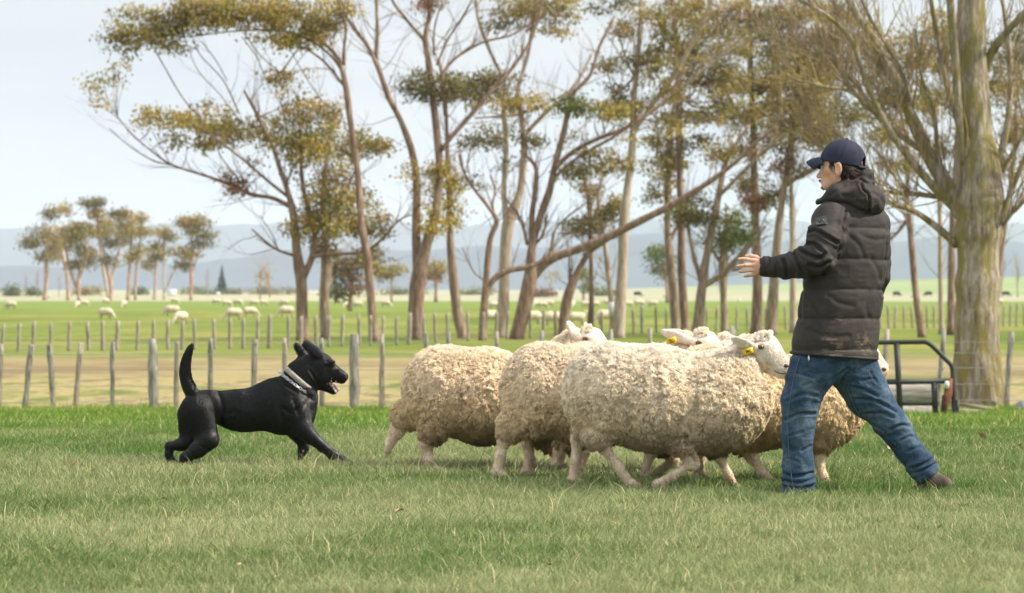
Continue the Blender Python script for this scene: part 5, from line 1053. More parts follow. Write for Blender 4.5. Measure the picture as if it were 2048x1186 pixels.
# right hand hidden in front of the body
for k in range(4): b_.cap(RWR, RWR + [-.05, .06 + .0 * k, .01 - .018 * k], .022, .012, .01)
Vb, Qb = b_.surface(1)
V_all = np.vstack([Vh, Vg, Vb]); Q_all = np.vstack([Qh, Qg + len(Vh), Qb + len(Vh) + len(Vg)])
man = mesh('person', V_all, Q_all, skin, loc=mloc); tag(man, 'man in dark puffer jacket, blue jeans and navy cap with one arm held out', 'person')
nailm = mat('fingernail', (.72, .48, .40), .3, .5)
for q in fing:
    c = q[3] * .75 + q[2] * .25 + np.array([0, -.0068, .001]); mb = MB(); mb.tube([c + [.005, .0012, 0], c + [.001, -.0003, 0], c + [-.005, .001, 0]], [.0022, .0042, .003], 8); mb.build('fingernail', nailm, man)
# brow, goatee
def vproj(f, l, z, push=.0): return Hd(f, l, z)
hairm = mat('dark_brown_hair', (.035, .019, .012), .45, .4)
r = np.random.default_rng(4)
hv = Field(np.minimum(M_(1640, 385, -.16), M_(1735, 290, .16)), np.maximum(M_(1640, 385, -.16), M_(1735, 290, .16)), .0045)
hn = lambda P, t: .006 * fbm(P, 45, 2) + .004 * np.abs(vnoise(P, 70))
hv.ell(Hd(-.035, 0, -.005), (.072, .078, .080), .02, ax=HAX, disp=hn); hv.ell(Hd(-.056, .0, -.050), (.046, .066, .050), .03, ax=HAX, disp=hn); hv.ell(Hd(-.052, .035, -.055), (.038, .038, .045), .02, ax=HAX, disp=hn)
hv.ell(Hd(.025, .058, .012), (.028, .020, .030), .01, ax=HAX, disp=hn); hv.ell(Hd(.016, .064, -.018), (.011, .010, .020), .01, ax=HAX)
hv.ell(Hd(.004, .085, -.030), (.030, .030, .042), 0, ax=HAX, cut=True)
G3 = hv.grid() - (Hd(-.008, 0, .005)); upc = np.array([0, 0, 1.]) * .985 + HF * -.17; upc /= np.linalg.norm(upc)
inhole = ((G3 @ HF) < -.070) & (np.abs(G3 @ HL) < .042)
hv.d = np.where(inhole, hv.d, np.maximum(hv.d, (G3 @ upc) + .004)).astype(np.float32)
Vr, Qr = hv.surface(1); ho = mesh('hair', Vr, Qr, hairm, man)
P, Nn = sample(Vr, Qr, 9000, None, 3); kp = ((P - Hd(-.008, 0, .005)) @ upc) < -.014; P, Nn = P[kp], Nn[kp]
fl = Nn * .5 + np.array([0, 0, -.8]) + np.stack([fbm(P, 30, 2), fbm(P + 5, 30, 2), fbm(P + 9, 30, 2)], -1) * 1.3; fl /= np.linalg.norm(fl, axis=1)[:, None]
ph = fbm(P + 2, 25, 1)[:, None, None] * 6; ts = np.linspace(0, 1, 6)[None, :, None]; side = np.cross(fl, Nn); side /= np.linalg.norm(side, axis=1)[:, None] + 1e-6
S = P[:, None] + fl[:, None] * ts * .026 + side[:, None] * np.sin(ts * 7 + ph) * .004 * ts + Nn[:, None] * .004 * np.sin(ts * 3)
strands('hair_strands', S, np.array([.0006, .0006, .0006, .0005, .0004, .0002]), hairm, ho)
def tuft(name, pts, n, L, dirn, rad):
    A = np.array([pts[r.integers(len(pts))] for _ in range(n)]) + r.normal(0, rad, (n, 3)); dd = np.array(dirn) + r.normal(0, .3, (n, 3)); t = np.array([0, .5, 1])[None, :, None]
    return strands(name, A[:, None] + dd[:, None] * t * L, np.array([.0008, .0007, .0003]), hairm, man)
tuft('beard', [Hd(.093, .006, -.112), Hd(.090, .012, -.112), Hd(.086, .012, -.118), Hd(.102, .012, -.079)], 260, .009, HF * .7 + np.array([0, 0, -.7]), .0025)
tuft('eyebrow', [Hd(.097, .018, .010), Hd(.094, .03, .011), Hd(.087, .04, .009)], 120, .008, HL * .6 + HF * .4, .002)
mb = MB(); c = Hd(.088, .030, -.013); mb.tube([c + HF * x for x in (-.008, 0, .006, .009)], [.006, .010, .007, .002], 10); mb.build('eye', mat('eye_white', (.6, .58, .55), .2, .5), man)

# cap
navy = nmat('navy_cotton', [(.3, (.020, .022, .042)), (.7, (.036, .038, .064))], 14, bd=.002, bs=300)
cf = Field(np.minimum(M_(1605, 350, -.2), M_(1745, 262, .2)), np.maximum(M_(1605, 350, -.2), M_(1745, 262, .2)), .0034)
CC = Hd(-.008, 0, .005)
up = np.array([0, 0, 1.]) * .985 + HF * -.17; up /= np.linalg.norm(up); cf_f = HF - up * (HF @ up); cf_f /= np.linalg.norm(cf_f); CAX = [cf_f, HL, up]
seamd = lambda P, t: .0016 * np.exp(-((np.abs(((np.arctan2((P - CC) @ HL, (P - CC) @ cf_f) / (math.pi / 3)) % 1) - .5) * 12) ** 2)) * -1 * -1
cf.ell(CC, (.118, .090, .121), .01, ax=CAX, disp=seamd)
G_ = cf.grid(); q = (G_ - CC); hh = q @ up; ff_ = q @ cf_f
cf.d = np.maximum(cf.d, -(hh + .004 - .10 * ff_ * 0)).astype(np.float32)
cf.ell(CC, (.110, .082, .113), 0, ax=CAX, cut=True)
cf.ell(CC - cf_f * .112 + up * .008, (.045, .040, .040), 0, ax=CAX, cut=True)
Vc, Qc = cf.surface(1); cap_o = mesh('cap', Vc, Qc, navy, man)
bf = Field(np.minimum(M_(1600, 350, -.2), M_(1680, 290, .2)), np.maximum(M_(1600, 350, -.2), M_(1680, 290, .2)), .0026)
n1, n2 = 9, 11; 
def brimp(a, t): return CC + cf_f * (.105 + .075 * t * math.cos(a * .8)) * 1.0 * (math.cos(a * .55)) + HL * math.sin(a) * .083 + up * (.004 - .028 * t * t - .030 * math.sin(a) ** 2)
for a in np.linspace(-1.15, 1.15, 21):
    bf.chain([brimp(a, t) for t in (0, .35, .7, 1)], [.0055] * 4, .008)
Vc, Qc = bf.surface(2); mesh('visor', Vc, Qc, navy, cap_o)
mb = MB(); tt = np.linspace(-.62, .62, 11); 
mb.tube([CC - cf_f * (.114 * math.cos(a)) + HL * (.088 * math.sin(a)) * 1.05 + up * -.006 for a in tt], .0075, 8); mb.build('strap', navy, cap_o)
mb = MB(); mb.tube([CC + up * .119, CC + up * .123, CC + up * .1265], [.009, .008, .002], 10); mb.build('button', navy, cap_o)

# jacket
jm = mat('charcoal_puffer', rough=.72, spec=.25); nt = jm.node_tree; v = objco(nt)
c = ramp(nt, noise(nt, v, 7, 4), [(.3, (.032, .028, .0255)), (.7, (.050, .043, .039))])
mudm = ramp(nt, noise(nt, v, 13, 7, .7, (1, 1, 1.6)), [(.63, (0, 0, 0)), (.72, (1, 1, 1))])
spots = ramp(nt, noise(nt, v, 70, 3, .6), [(.66, (0, 0, 0)), (.70, (1, 1, 1))])
def blob(cen, rad):
    vm = N(nt, 'ShaderNodeVectorMath', operation='DISTANCE'); nt.links.new(v, vm.inputs[0]); vm.inputs[1].default_value = tuple(cen)
    mr = N(nt, 'ShaderNodeMapRange'); nt.links.new(vm.outputs['Value'], mr.inputs[0]); mr.inputs[1].default_value = rad; mr.inputs[2].default_value = rad * .2; return mr.outputs[0]
dry_mud = (.20, .145, .10)
area = None
for cen, rad in ((M_(1655, 692, -.15), .11), (M_(1722, 690, -.1), .09), (M_(1728, 405, -.1), .075), (M_(1580, 540, -.05), .10), (M_(1672, 640, -.2), .05)):
    b = blob(cen, rad); area = b if area is None else mix(nt, 1.0, area, b, 'ADD')
msk = mix(nt, 1.0, area, ramp(nt, noise(nt, v, 34, 6, .7, (.6, 1, 1.8)), [(.50, (0, 0, 0)), (.60, (1, 1, 1))]), 'MULTIPLY')
msk = mix(nt, .25, msk, spots, 'ADD'); c = mix(nt, msk, c, dry_mud); setcol(jm, c); bump(jm, noise(nt, v, 22, 4, .5), .008, .4)
fine_w = lambda P: .0035 * fbm(P, 11, 3) + .003 * np.abs(vnoise(P * [1, 1, 1.6], 22))
lo = np.minimum(M_(1508, 745, -.36), M_(1805, 320, .44)); hi = np.maximum(M_(1508, 745, -.36), M_(1805, 320, .44)); jf = Field(lo, hi, .0052)
prof = [(405, 1704, .12, .10), (420, 1701, .172, .12), (440, 1701, .195, .135), (470, 1702, .203, .148), (519, 1696, .206, .155), (560, 1688, .208, .158), (600, 1683, .214, .162), (640, 1677, .217, .162), (680, 1671, .224, .165), (700, 1669, .228, .168), (740, 1667, .230, .170)]
pz = np.array([M_(0, p[0])[2] for p in prof])[::-1]; px_ = np.array([M_(p[1], 0)[0] for p in prof])[::-1]; pa = np.array([p[2] for p in prof])[::-1]; pb = np.array([p[3] for p in prof])[::-1]
Gd = jf.grid(); z = Gd[..., 2]; cx = np.interp(z, pz, px_); a = np.interp(z, pz, pa); b = np.interp(z, pz, pb)
qx = Gd[..., 0] - cx; qy = Gd[..., 1]; u = qx * Ld[0] + qy * Ld[1]; vv = qx * Fw[0] + qy * Fw[1]
dd = (np.sqrt((u / a) ** 2 + (vv / b) ** 2) - 1) * np.minimum(a, b)
tilt = (qx) * .10
seams = np.array([M_(0, y)[2] for y in (395, 457, 519, 579, 637, 700, 722)])[::-1]
zz = z + tilt * .0 + .004 * vnoise(Gd * [1, 1, 0], 6); k = np.clip(np.searchsorted(seams, zz) - 1, 0, len(seams) - 2); t = np.clip((zz - seams[k]) / (seams[k + 1] - seams[k]), 0, 1)
puff = .55 * (1 - np.abs(2 * t - 1) ** 6) + .25 * (1 - np.abs(2 * t - 1) ** 2); wr_ = fine_w(Gd)
puff = puff * np.where(z > M_(0, 430)[2], .2, 1)
hem = M_(0, 712)[2] - tilt * .75
dd = dd - .012 * puff + wr_ * .8 + .006 * np.exp(-((u - .10) / .006) ** 2) * 0
dd = np.maximum(dd, (hem + .0) - z)
dd = np.maximum(dd, z - M_(0, 398)[2])
jf.merge((slice(None),) * 3, dd.astype(np.float32), 0)
jf.d = dd.astype(np.float32)
# shoulders
jf.cap(M_(1690, 412), M_(1655, 440, -.11), .085, .085, .04); jf.cap(M_(1712, 412, .02), M_(1752, 446, .12), .085, .080, .04)
def sleeve(pts, rs, nr, ph, amp=.008):
    pts = [np.array(p) for p in pts]; acc = 0
    for i in range(len(pts) - 1):
        L = np.linalg.norm(pts[i + 1] - pts[i]); a0 = acc
        def dsp(P, t, a0=a0, L=L, i=i):
            s = (a0 + t * L) * nr + ph + 1.5 * vnoise(P, 7)
            rip = np.abs(np.sin(s * math.pi)) ** .8
            return -amp * 1.7 * rip * (.5 + .5 * vnoise(P + 7, 6)) + .007 * np.abs(vnoise(P, 17)) + .004 * fbm(P, 24, 2)
        jf.cap(pts[i], pts[i + 1], rs[i], rs[i + 1], .012, 1.0, dsp); acc += L
sleeve([M_(1660, 440, -.12), M_(1645, 478, -.17), M_(1634, 513, -.19), M_(1602, 526, -.16), M_(1568, 533, -.12), M_(1534, 534, -.10)], [.080, .090, .082, .070, .056, .046], 11, .3, .009)
sleeve([M_(1752, 452, .12), M_(1757, 500, .13), M_(1757, 552, .13), M_(1745, 600, .20), M_(1730, 622, .26)], [.072, .072, .068, .055, .045], 8.5, .1, .008)
# cuffs
jf.cap(M_(1534, 534, -.1), M_(1527, 534, -.1), .050, .050, .004)
jf.cap(M_(1532, 534.5, -.1), M_(1515, 534, -.1), .038, .038, 0, cut=True)
# hem band
Vj, Qj = jf.surface(1)
Mx = lambda x, y: M_(x, y)
Vj = creases(Vj, Qj, [[(1608, 466), (1622, 462), (1645, 475), (1664, 486)], [(1598, 491), (1619, 489), (1634, 503)], [(1597, 503), (1614, 513), (1630, 517), (1640, 508)], [(1581, 508), (1588, 526), (1599, 550)], [(1562, 522), (1566, 536), (1569, 552)], [(1612, 530), (1630, 535), (1648, 525)]], Mx, .015, .0075)
Vj = creases(Vj, Qj, [[(1690, 412), (1679, 452), (1681, 470), (1664, 516), (1640, 547)]], Mx, .012, .007)
Vj = creases(Vj, Qj, [[(1773, 462), (1769, 520), (1765, 590)], [(1602, 567), (1598, 640)], [(1545, 516), (1548, 530), (1547, 548)]], Mx, .006, .006)
Vj = creases(Vj, Qj, [[(1690, 470), (1712, 492), (1722, 515)], [(1738, 520), (1752, 540), (1757, 560)], [(1650, 590), (1672, 606), (1700, 612)], [(1735, 585), (1728, 610), (1732, 632)], [(1612, 660), (1650, 672), (1690, 672)], [(1715, 470), (1745, 480), (1765, 478)], [(1610, 600), (1625, 625), (1628, 650)]], Mx, .0028, .011)
jo = mesh('jacket', Vj, Qj, jm, man)
# hem binding, cuff tab, collar, hood as their own pieces
mb = MB(); th = np.linspace(0, 2 * math.pi, 49); a_, b2 = .231, .171; hb = []
for x in th:
    u0, v0 = a_ * math.cos(x), b2 * math.sin(x); ox, oy = Ld[0] * u0 + Fw[0] * v0, Ld[1] * u0 + Fw[1] * v0; hb.append([M_(1668.5, 0)[0] + ox, oy, M_(0, 711)[2] - ox * .075])
mb.tube(np.array(hb), .0085, 8, cap=False); mb.build('hem', jm, jo)
mb = MB(); cr = [M_(1530, 534, -.1) + np.array([0, math.cos(x) * .0505, math.sin(x) * .0505]) for x in np.linspace(-.2, 3.2, 12)]
mb2 = MB()
for s_ in (-.012, 0, .012): pass
q = np.array(cr); vs = np.stack([q + [-.016, 0, 0], q + [.016, 0, 0], (q - M_(1530, 534, -.1)) * [1, 1.07, 1.07] + M_(1530, 534, -.1) + [.016, 0, 0], (q - M_(1530, 534, -.1)) * [1, 1.07, 1.07] + M_(1530, 534, -.1) + [-.016, 0, 0]], 1)
i = np.arange(len(q) - 1)[:, None] * 4; j = np.arange(4)[None]; mb2.add(vs.reshape(-1, 3), np.stack([i + j, i + (j + 1) % 4, i + 4 + (j + 1) % 4, i + 4 + j], -1).reshape(-1, 4)); mb2.build('cuff_tab', jm, jo)
hd = Field(np.minimum(M_(1612, 455, -.28), M_(1790, 320, .26)), np.maximum(M_(1612, 455, -.28), M_(1790, 320, .26)), .0045)
hw_ = lambda P, t=None: .004 * fbm(P, 14, 3) + .006 * np.abs(vnoise(P * [1, 1, 1.3], 18)) - .003
hd.ell(M_(1724, 398, -.03), (.098, .125, .082), .03, disp=hw_); hd.ell(M_(1737, 405, -.03), (.078, .10, .072), .03, disp=hw_)
hd.cap(M_(1712, 385, -.07), M_(1672, 390, -.10), .066, .050, .04, disp=hw_); hd.cap(M_(1672, 388, -.10), M_(1633, 406, -.06), .042, .009, .02, disp=hw_)
hd.cap(M_(1700, 372, -.075), M_(1660, 392, -.09), .038, .022, .03, disp=hw_)
hd.cap(M_(1634, 405, -.06), M_(1638, 402, .07), .011, .011, .012); hd.cap(M_(1712, 385, .09), M_(1652, 398, .09), .055, .018, .04)
# crease down the back of the hood
hd.cap(M_(1716, 372, -.155), M_(1733, 400, -.16), .006, .007, 0, cut=True); hd.cap(M_(1733, 400, -.16), M_(1734, 425, -.135), .007, .006, 0, cut=True)
hd.cap(M_(1707, 364, -.09), M_(1748, 371, -.07), .004, .004, 0, cut=True)
# opening for neck and head
hd.ell(Hd(.02, 0, -.02), (.105, .092, .118), 0, ax=HAX, cut=True)
hd.cap(M_(1724, 372, -.02), M_(1726, 352, -.02), .045, .036, .008, 1.9); hd.cap(M_(1738, 370, -.02), M_(1735, 350, -.02), .026, .032, .008, 1.9)
hd.ell(Hd(.0, -.0, .02), (.090, .080, .10), 0, ax=HAX, cut=True)
hd.cap(M_(1703, 366, -.19), M_(1748, 369, -.19), .012, .012, 0, cut=True)
Vq, Qq = hd.surface(1)
Vq = creases(Vq, Qq, [[(1717, 370), (1722, 383), (1731, 392), (1733, 427)], [(1697, 360), (1712, 358), (1730, 367), (1749, 371)]], Mx, .010, .005)
Vq = creases(Vq, Qq, [[(1655, 392), (1680, 378), (1705, 371)], [(1740, 388), (1755, 396), (1765, 410)], [(1680, 392), (1702, 398), (1722, 412)]], Mx, .003, .010)
Vq = Vq; mesh('hood', Vq, Qq, jm, jo)
# sleeve badge
mb = MB(); bc = np.array(M_(1636, 443)); yy = front(Vj, bc[0], bc[2], .012) - .001
pg = [(-.027, .019), (.027, .023), (.025, -.017), (-.029, -.021)]; P4 = []
for x, z_ in pg: xx_, zz_ = bc[0] + x, bc[2] + z_; P4.append((xx_, front(Vj, xx_, zz_, .010) - .004, zz_))
g4 = []; nb = 7
for i in range(nb):
    for j in range(nb):
        s_, t_ = i / (nb - 1), j / (nb - 1); x = (-.028 + .056 * s_); z_ = (-.019 + .04 * t_) + .004 * s_; xx_, zz_ = bc[0] + x, bc[2] + z_; g4.append((xx_, front(Vj, xx_, zz_, .009) - .0025, zz_))
qq = [(i * nb + j, (i + 1) * nb + j, (i + 1) * nb + j + 1, i * nb + j + 1) for i in range(nb - 1) for j in range(nb - 1)]
badge = mesh('badge', g4, np.array(qq), nmat('badge_grey_green', [(.4, (.035, .042, .038)), (.65, (.09, .105, .09))], 40), jo)
mb = MB(); f_ = lambda x, z_: np.array([bc[0] + x, front(Vj, bc[0] + x, bc[2] + z_, .009) - .005, bc[2] + z_])
mb.tube([f_(-.016, -.008), f_(-.007, .009), f_(-.002, -.002), f_(.005, .010), f_(.015, -.007)], .0016, 4); mb.build('emblem', mat('badge_thread', (.22, .24, .22), .7), badge)

# jeans
den = mat('blue_denim', rough=.85, spec=.15); nt = den.node_tree; v = objco(nt)
c = ramp(nt, noise(nt, v, 7, 6, .65), [(.30, (.022, .042, .072)), (.48, (.042, .078, .125)), (.66, (.125, .175, .225))])
wv = ramp(nt, noise(nt, v, 240, 2, .6, (1, 1, .35)), [(.4, (.82, .82, .84)), (.6, (1.1, 1.1, 1.1))]); c = mix(nt, 1, c, wv, 'MULTIPLY')
ms = ramp(nt, noise(nt, v, 30, 6, .7), [(.64, (0, 0, 0)), (.70, (1, 1, 1))]); c = mix(nt, ms, c, (.17, .17, .15)); setcol(den, c); bump(den, noise(nt, v, 22, 6, .6, (1, 1, 1.8)), .012, .6)
lo = np.minimum(M_(1545, 1005, -.25), M_(1905, 660, .30)); hi = np.maximum(M_(1545, 1005, -.25), M_(1905, 660, .30)); tf = Field(lo, hi, .005)
def fold(P, t, a=.008): return .008 * fbm(P, 8, 2) - a * 1.2 * np.maximum(0, vnoise(P * [.7, .7, 1.7] + [P[..., 0:1] * 0 + 1], 15) if False else vnoise(P * [.7, .7, 1.8], 14)) + .003 * np.abs(vnoise(P, 30))
fo1 = lambda P, t: fold(P, t)
def stack(z0, h):      # cloth bunched above the shoe
    return lambda P, t: fold(P, t, .006) - .010 * np.abs(np.sin((P[..., 2] * 34 + 1.3 * vnoise(P, 7)) * math.pi / 2)) * np.clip((h - P[..., 2]) / h, 0, 1)
tf.ell(M_(1670, 705), (.195, .150, .155), .03, ax=[Ld, Fw, np.array([0, 0, 1.])], disp=fo1)
tf.cap(M_(1624, 735, -.06), M_(1598, 800, -.06), .122, .095, .03, disp=fo1); tf.cap(M_(1598, 800, -.06), M_(1594, 870, -.06), .093, .078, .03, disp=fo1); tf.cap(M_(1594, 870, -.06), M_(1595, 984, -.05), .077, .077, .03, disp=stack(0, .22))
tf.cap(M_(1705, 735, .05), M_(1740, 792, .06), .128, .108, .03, disp=fo1); tf.cap(M_(1740, 792, .06), M_(1782, 846, .05), .105, .080, .03, disp=fo1); tf.cap(M_(1782, 846, .05), M_(1852, 944, .03), .080, .062, .03, disp=fo1)
ax_r = (M_(1852, 944, .03) - M_(1782, 846, .05)); ax_r /= np.linalg.norm(ax_r)
for s_, q_, rr in ((0, M_(1838, 925, .035), .073), (1, M_(1846, 938, .03), .070), (2, M_(1856, 950, .03), .068)): tf.ell(q_, (.028, rr, rr), .014, ax=[ax_r, np.cross(ax_r, [0, 1, 0]), np.array([0, 1, 0.])], disp=fo1)
G2 = tf.grid(); z = G2[..., 2]; tf.d = np.maximum(tf.d, (.004) - z).astype(np.float32); tf.d = np.maximum(tf.d, z - M_(0, 690)[2]).astype(np.float32)
cut = (G2 - M_(1861, 957, .03)) @ ax_r; tf.d = np.where(G2[..., 0] > M_(1790, 0)[0], np.maximum(tf.d, cut), tf.d).astype(np.float32)
cr_ = M_(1858, 952, .03); tf.cap(cr_, cr_ + ax_r * .1, .05, .05, 0, cut=True)
Vt, Qt = tf.surface(1)
Vt = creases(Vt, Qt, [[(1700, 774), (1730, 780), (1752, 792)], [(1707, 798), (1745, 800), (1790, 822)], [(1728, 828), (1760, 826), (1784, 834)], [(1781, 858), (1800, 850), (1818, 852)], [(1823, 936), (1850, 926), (1874, 914)], [(1828, 946), (1850, 937), (1870, 928)], [(1572, 800), (1600, 786), (1628, 790)], [(1568, 838), (1595, 826), (1624, 826)], [(1565, 960), (1595, 963), (1626, 956)], [(1566, 972), (1595, 974), (1627, 969)], [(1564, 946), (1590, 950), (1620, 944)], [(1692, 736), (1655, 762), (1634, 794)], [(1700, 740), (1685, 752), (1678, 768)]], Mx, .009, .007)
Vt = creases(Vt, Qt, [[(1590, 745), (1620, 755)], [(1740, 745), (1752, 765)], [(1575, 870), (1600, 862)], [(1600, 900), (1618, 890)], [(1572, 915), (1592, 922)], [(1800, 880), (1822, 872)], [(1815, 902), (1838, 893)], [(1745, 850), (1765, 862)], [(1655, 725), (1700, 720)], [(1600, 770), (1616, 765)], [(1578, 985), (1620, 982)], [(1720, 760), (1745, 757)]], Mx, .005, .006); to = mesh('jeans', Vt, Qt, den, man)
thread = mat('seam_thread', (.13, .16, .20), .8)
def seamline(pts, name='seam'):
    a = spline(np.array(pts, float), 10); P = []
    for x, y in a:
        q = M_(x, y); P.append((q[0], front(Vt, q[0], q[2], .008) - .0012, q[2]))
    P = np.array(P); P[1:-1, 1] = (P[:-2, 1] + P[1:-1, 1] + P[2:, 1]) / 3; mb = MB(); mb.tube(P, .0014, 4); mb.build(name, thread, to)
seamline([(1594, 715), (1580, 770), (1572, 830), (1574, 900), (1582, 975)]); seamline([(1692, 775), (1715, 825), (1760, 880), (1812, 935)])
seamline([(1574, 982), (1600, 985), (1620, 983)])
mb = MB(); c = M_(1612, 713); yy = front(Vt, c[0], c[2], .012); mb.tube([c + [0, yy - .004, .01], c + [.001, yy - .006, -.012], c + [0, yy - .004, -.022]], [.003, .006, .004], 8); mb.build('zip_pull', metal, jo)
# boots
bt = nmat('dusty_brown_boot', [(.3, (.06, .042, .032)), (.5, (.12, .09, .07)), (.7, (.20, .16, .13))], 12, bd=.006, bs=40); sole = mat('boot_sole', (.045, .038, .032), .9)
f2 = Field(np.minimum(M_(1820, 1000, -.12), M_(1920, 930, .24)), np.maximum(M_(1820, 1000, -.12), M_(1920, 930, .24)), .004)
f2.cap(M_(1862, 955, .03), M_(1872, 966, .03), .046, .044, .02); f2.cap(M_(1872, 967, .02), M_(1889, 968, .0), .044, .038, .02); f2.cap(M_(1872, 969, .02), M_(1850, 979, .05), .048, .038, .02); f2.cap(M_(1850, 979, .05), M_(1838, 983, .10), .038, .028, .02)
V2, Q2 = f2.surface(1); bo = mesh('boot', V2, Q2, bt, man)
mb = MB(); mb.tube([M_(1899, 972, .0), M_(1884, 981, .02), M_(1864, 987, .05), M_(1846, 990, .10)], [.016, .028, .026, .022], 10); mb.build('boot_sole', sole, bo)
f3 = Field(np.minimum(M_(1535, 1000, -.2), M_(1640, 955, .2)), np.maximum(M_(1535, 1000, -.2), M_(1640, 955, .2)), .004)
f3.cap(M_(1600, 975, -.05), M_(1602, 984, -.05), .048, .045, .02); f3.cap(M_(1602, 985, -.05), M_(1575, 987, .0), .043, .040, .02); f3.cap(M_(1575, 987, .0), M_(1556, 990, .04), .038, .028, .02)
V2, Q2 = f3.surface(1); mesh('boot', V2, Q2, bt, man)
# ------------------------------------------------------------------ steel frame, log, timber
PD = 50.0; ploc = np.array([(1830 - 1024) / F * PD, PD, float(zp(PD))])
def P_(px, py, dy=0.0): return W(px, py, PD) - ploc + [0, dy, 0]
paint = nmat('chipped_black_paint', [(.3, (.018, .018, .02)), (.62, (.035, .034, .035)), (.70, (.13, .06, .035))], 5, .55, bd=.003, spec=.4)
rust = nmat('rusty_steel', [(.3, (.10, .04, .02)), (.6, (.22, .09, .05))], 12, .85)
fr = empty('steel_frame', ploc, 'black tubular steel frame with chipped paint and a rusty bracket behind the man', 'frame')
s = PD / F
def tb(name, pts, w_, m=paint, sp=True, sides=10):
    mb = MB(); q = np.array([P_(*p) for p in pts]); q = spline(q, 6) if sp and len(q) > 2 else q; mb.tube(q, w_ * s / 2, sides); return mb.build(name, m, fr)
tb('top_rail', [(1640, 686), (1750, 685), (1835, 684), (1850, 684), (1862, 690), (1880, 707), (1893, 720), (1902, 730), (1905, 742), (1906, 770), (1909, 838)], 9.5)
tb('middle_rail', [(1640, 766), (1900, 762)], 11, sp=False); tb('lower_rail', [(1805, 808), (1872, 808)], 7, sp=False)
tb('upright', [(1793, 687), (1797, 760), (1801, 838)], 12, sp=False); tb('upright', [(1868, 765), (1871, 838)], 12, sp=False); tb('upright', [(1690, 687), (1690, 838)], 12, sp=False)
tb('upright', [(1888, 790), (1885, 836)], 9, sp=False); tb('upright', [(1915, 800), (1914, 840)], 8, sp=False)
mb = MB(); a = [P_(*p, -.05) for p in ((1890, 758), (1905, 757), (1904, 790), (1894, 818), (1888, 834), (1886, 795))]; b = [q + [0, .015, 0] for q in a]
mb.add(a + b, [(i, (i + 1) % 6, 6 + (i + 1) % 6, 6 + i) for i in range(6)] + [(0, 5, 4, 3), (0, 3, 2, 1), (6, 7, 8, 9), (6, 9, 10, 11)]); mb.build('rusty_bracket', rust, fr, smooth_=False)
mb = MB(); mb.tube([P_(1893, 762, -.07), P_(1892, 768, -.075), P_(1893, 777, -.07)], [.022, .035, .02], 8); mb.build('white_cap', mat('bird_white', (.7, .7, .7), .7), fr)
# log lying behind the frame
ld = 52.5; lr = W(1800, 800, ld); lr[2] = float(zp(ld)); end = nmat('cut_log_end', [(.35, (.25, .12, .06)), (.6, (.38, .21, .11))], 9, sc3=(.1, 1, 1)); barkl = nmat('grey_log_bark', [(.3, (.16, .14, .12)), (.5, (.32, .29, .25)), (.68, (.45, .41, .36))], 2.5, sc3=(1, 6, 6), bd=.02)
lo_ = empty('log', lr, 'grey sawn log lying on the grass behind the black steel frame', 'log')
def Lq(px, py, dy=0.0): return W(px, py, ld) - lr + [0, dy, 0]
mb = MB(); k = np.linspace(0, 1, 9)[:, None]; pts = Lq(1630, 792) * (1 - k) + Lq(1866, 788) * k; mb.tube(pts, 24 / F * ld * (1 + .04 * np.sin(np.arange(9) * 2.1)), 18, cap=False); mb.build('log_bark', barkl, lo_)
mb = MB(); mb.tube([Lq(1866, 788), Lq(1867, 788)], 23.6 / F * ld, 18); mb.build('cut_end', end, lo_)
l2 = W(1800, 830, 51.6); l2[2] = float(zp(51.6)); mb = MB(); q = [W(1690, 822, 51.6) - l2, W(1868, 822, 51.6) - l2]; mb.tube(q, .10, 12)
tag(mb.build('log', barkl, loc=l2), 'lower pale log under the grey sawn log, behind the steel frame', 'log')
pk = nmat('old_plank', [(.3, (.18, .14, .10)), (.7, (.36, .31, .24))], 4, sc3=(1, 6, 6))
for (x0, y0, x1, y1, h_, d, lab) in ((1905, 806, 1985, 818, .05, 55, 'weathered plank slanting along the grass at the foot of the big bare tree'), (1880, 820, 1960, 825, .07, 53, 'pale plank lying flat right of the steel frame')):
    a, b = W(x0, y0, d), W(x1, y1, d); c = (a + b) / 2; c[2] = float(zp(d)); mb = MB(); L = np.linalg.norm(b - a) / 2; an = math.atan2(b[2] - a[2], b[0] - a[0])
    R3 = np.array([[math.cos(an), 0, -math.sin(an)], [0, 1, 0], [math.sin(an), 0, math.cos(an)]]); mb.box((a + b) / 2 - c, (L, .12, h_ / 2), R3); tag(mb.build('plank', pk, loc=c, smooth_=False), lab, 'plank')
c = W(2046, 822, 57); c[2] = float(zp(57)); f5 = Field((-.25, -.25, -.1), (.25, .25, .35), .02); f5.ell((0, 0, .06), (.12, .13, .12), .01, disp=lambda P, t: .02 * fbm(P, 12, 2)); V2, Q2 = f5.surface(1)
tag(mesh('rock', V2, Q2, nmat('grey_rock', [(.3, (.2, .2, .2)), (.7, (.4, .4, .4))], 8), loc=c), 'grey rock on the lawn at the right edge beside the leaning post', 'rock')
c = W(1722, 828, 48); c[2] = float(zp(48)); f5 = Field((-.3, -.3, -.1), (.3, .3, .5), .02); f5.ell((0, 0, .12), (.16, .17, .16), .01, disp=lambda P, t: .025 * fbm(P, 10, 2)); V2, Q2 = f5.surface(1)
tag(mesh('tree_stump', V2, Q2, barkl, loc=c), 'dark stubby stump between the sheep behind the man and the steel frame', 'stump')

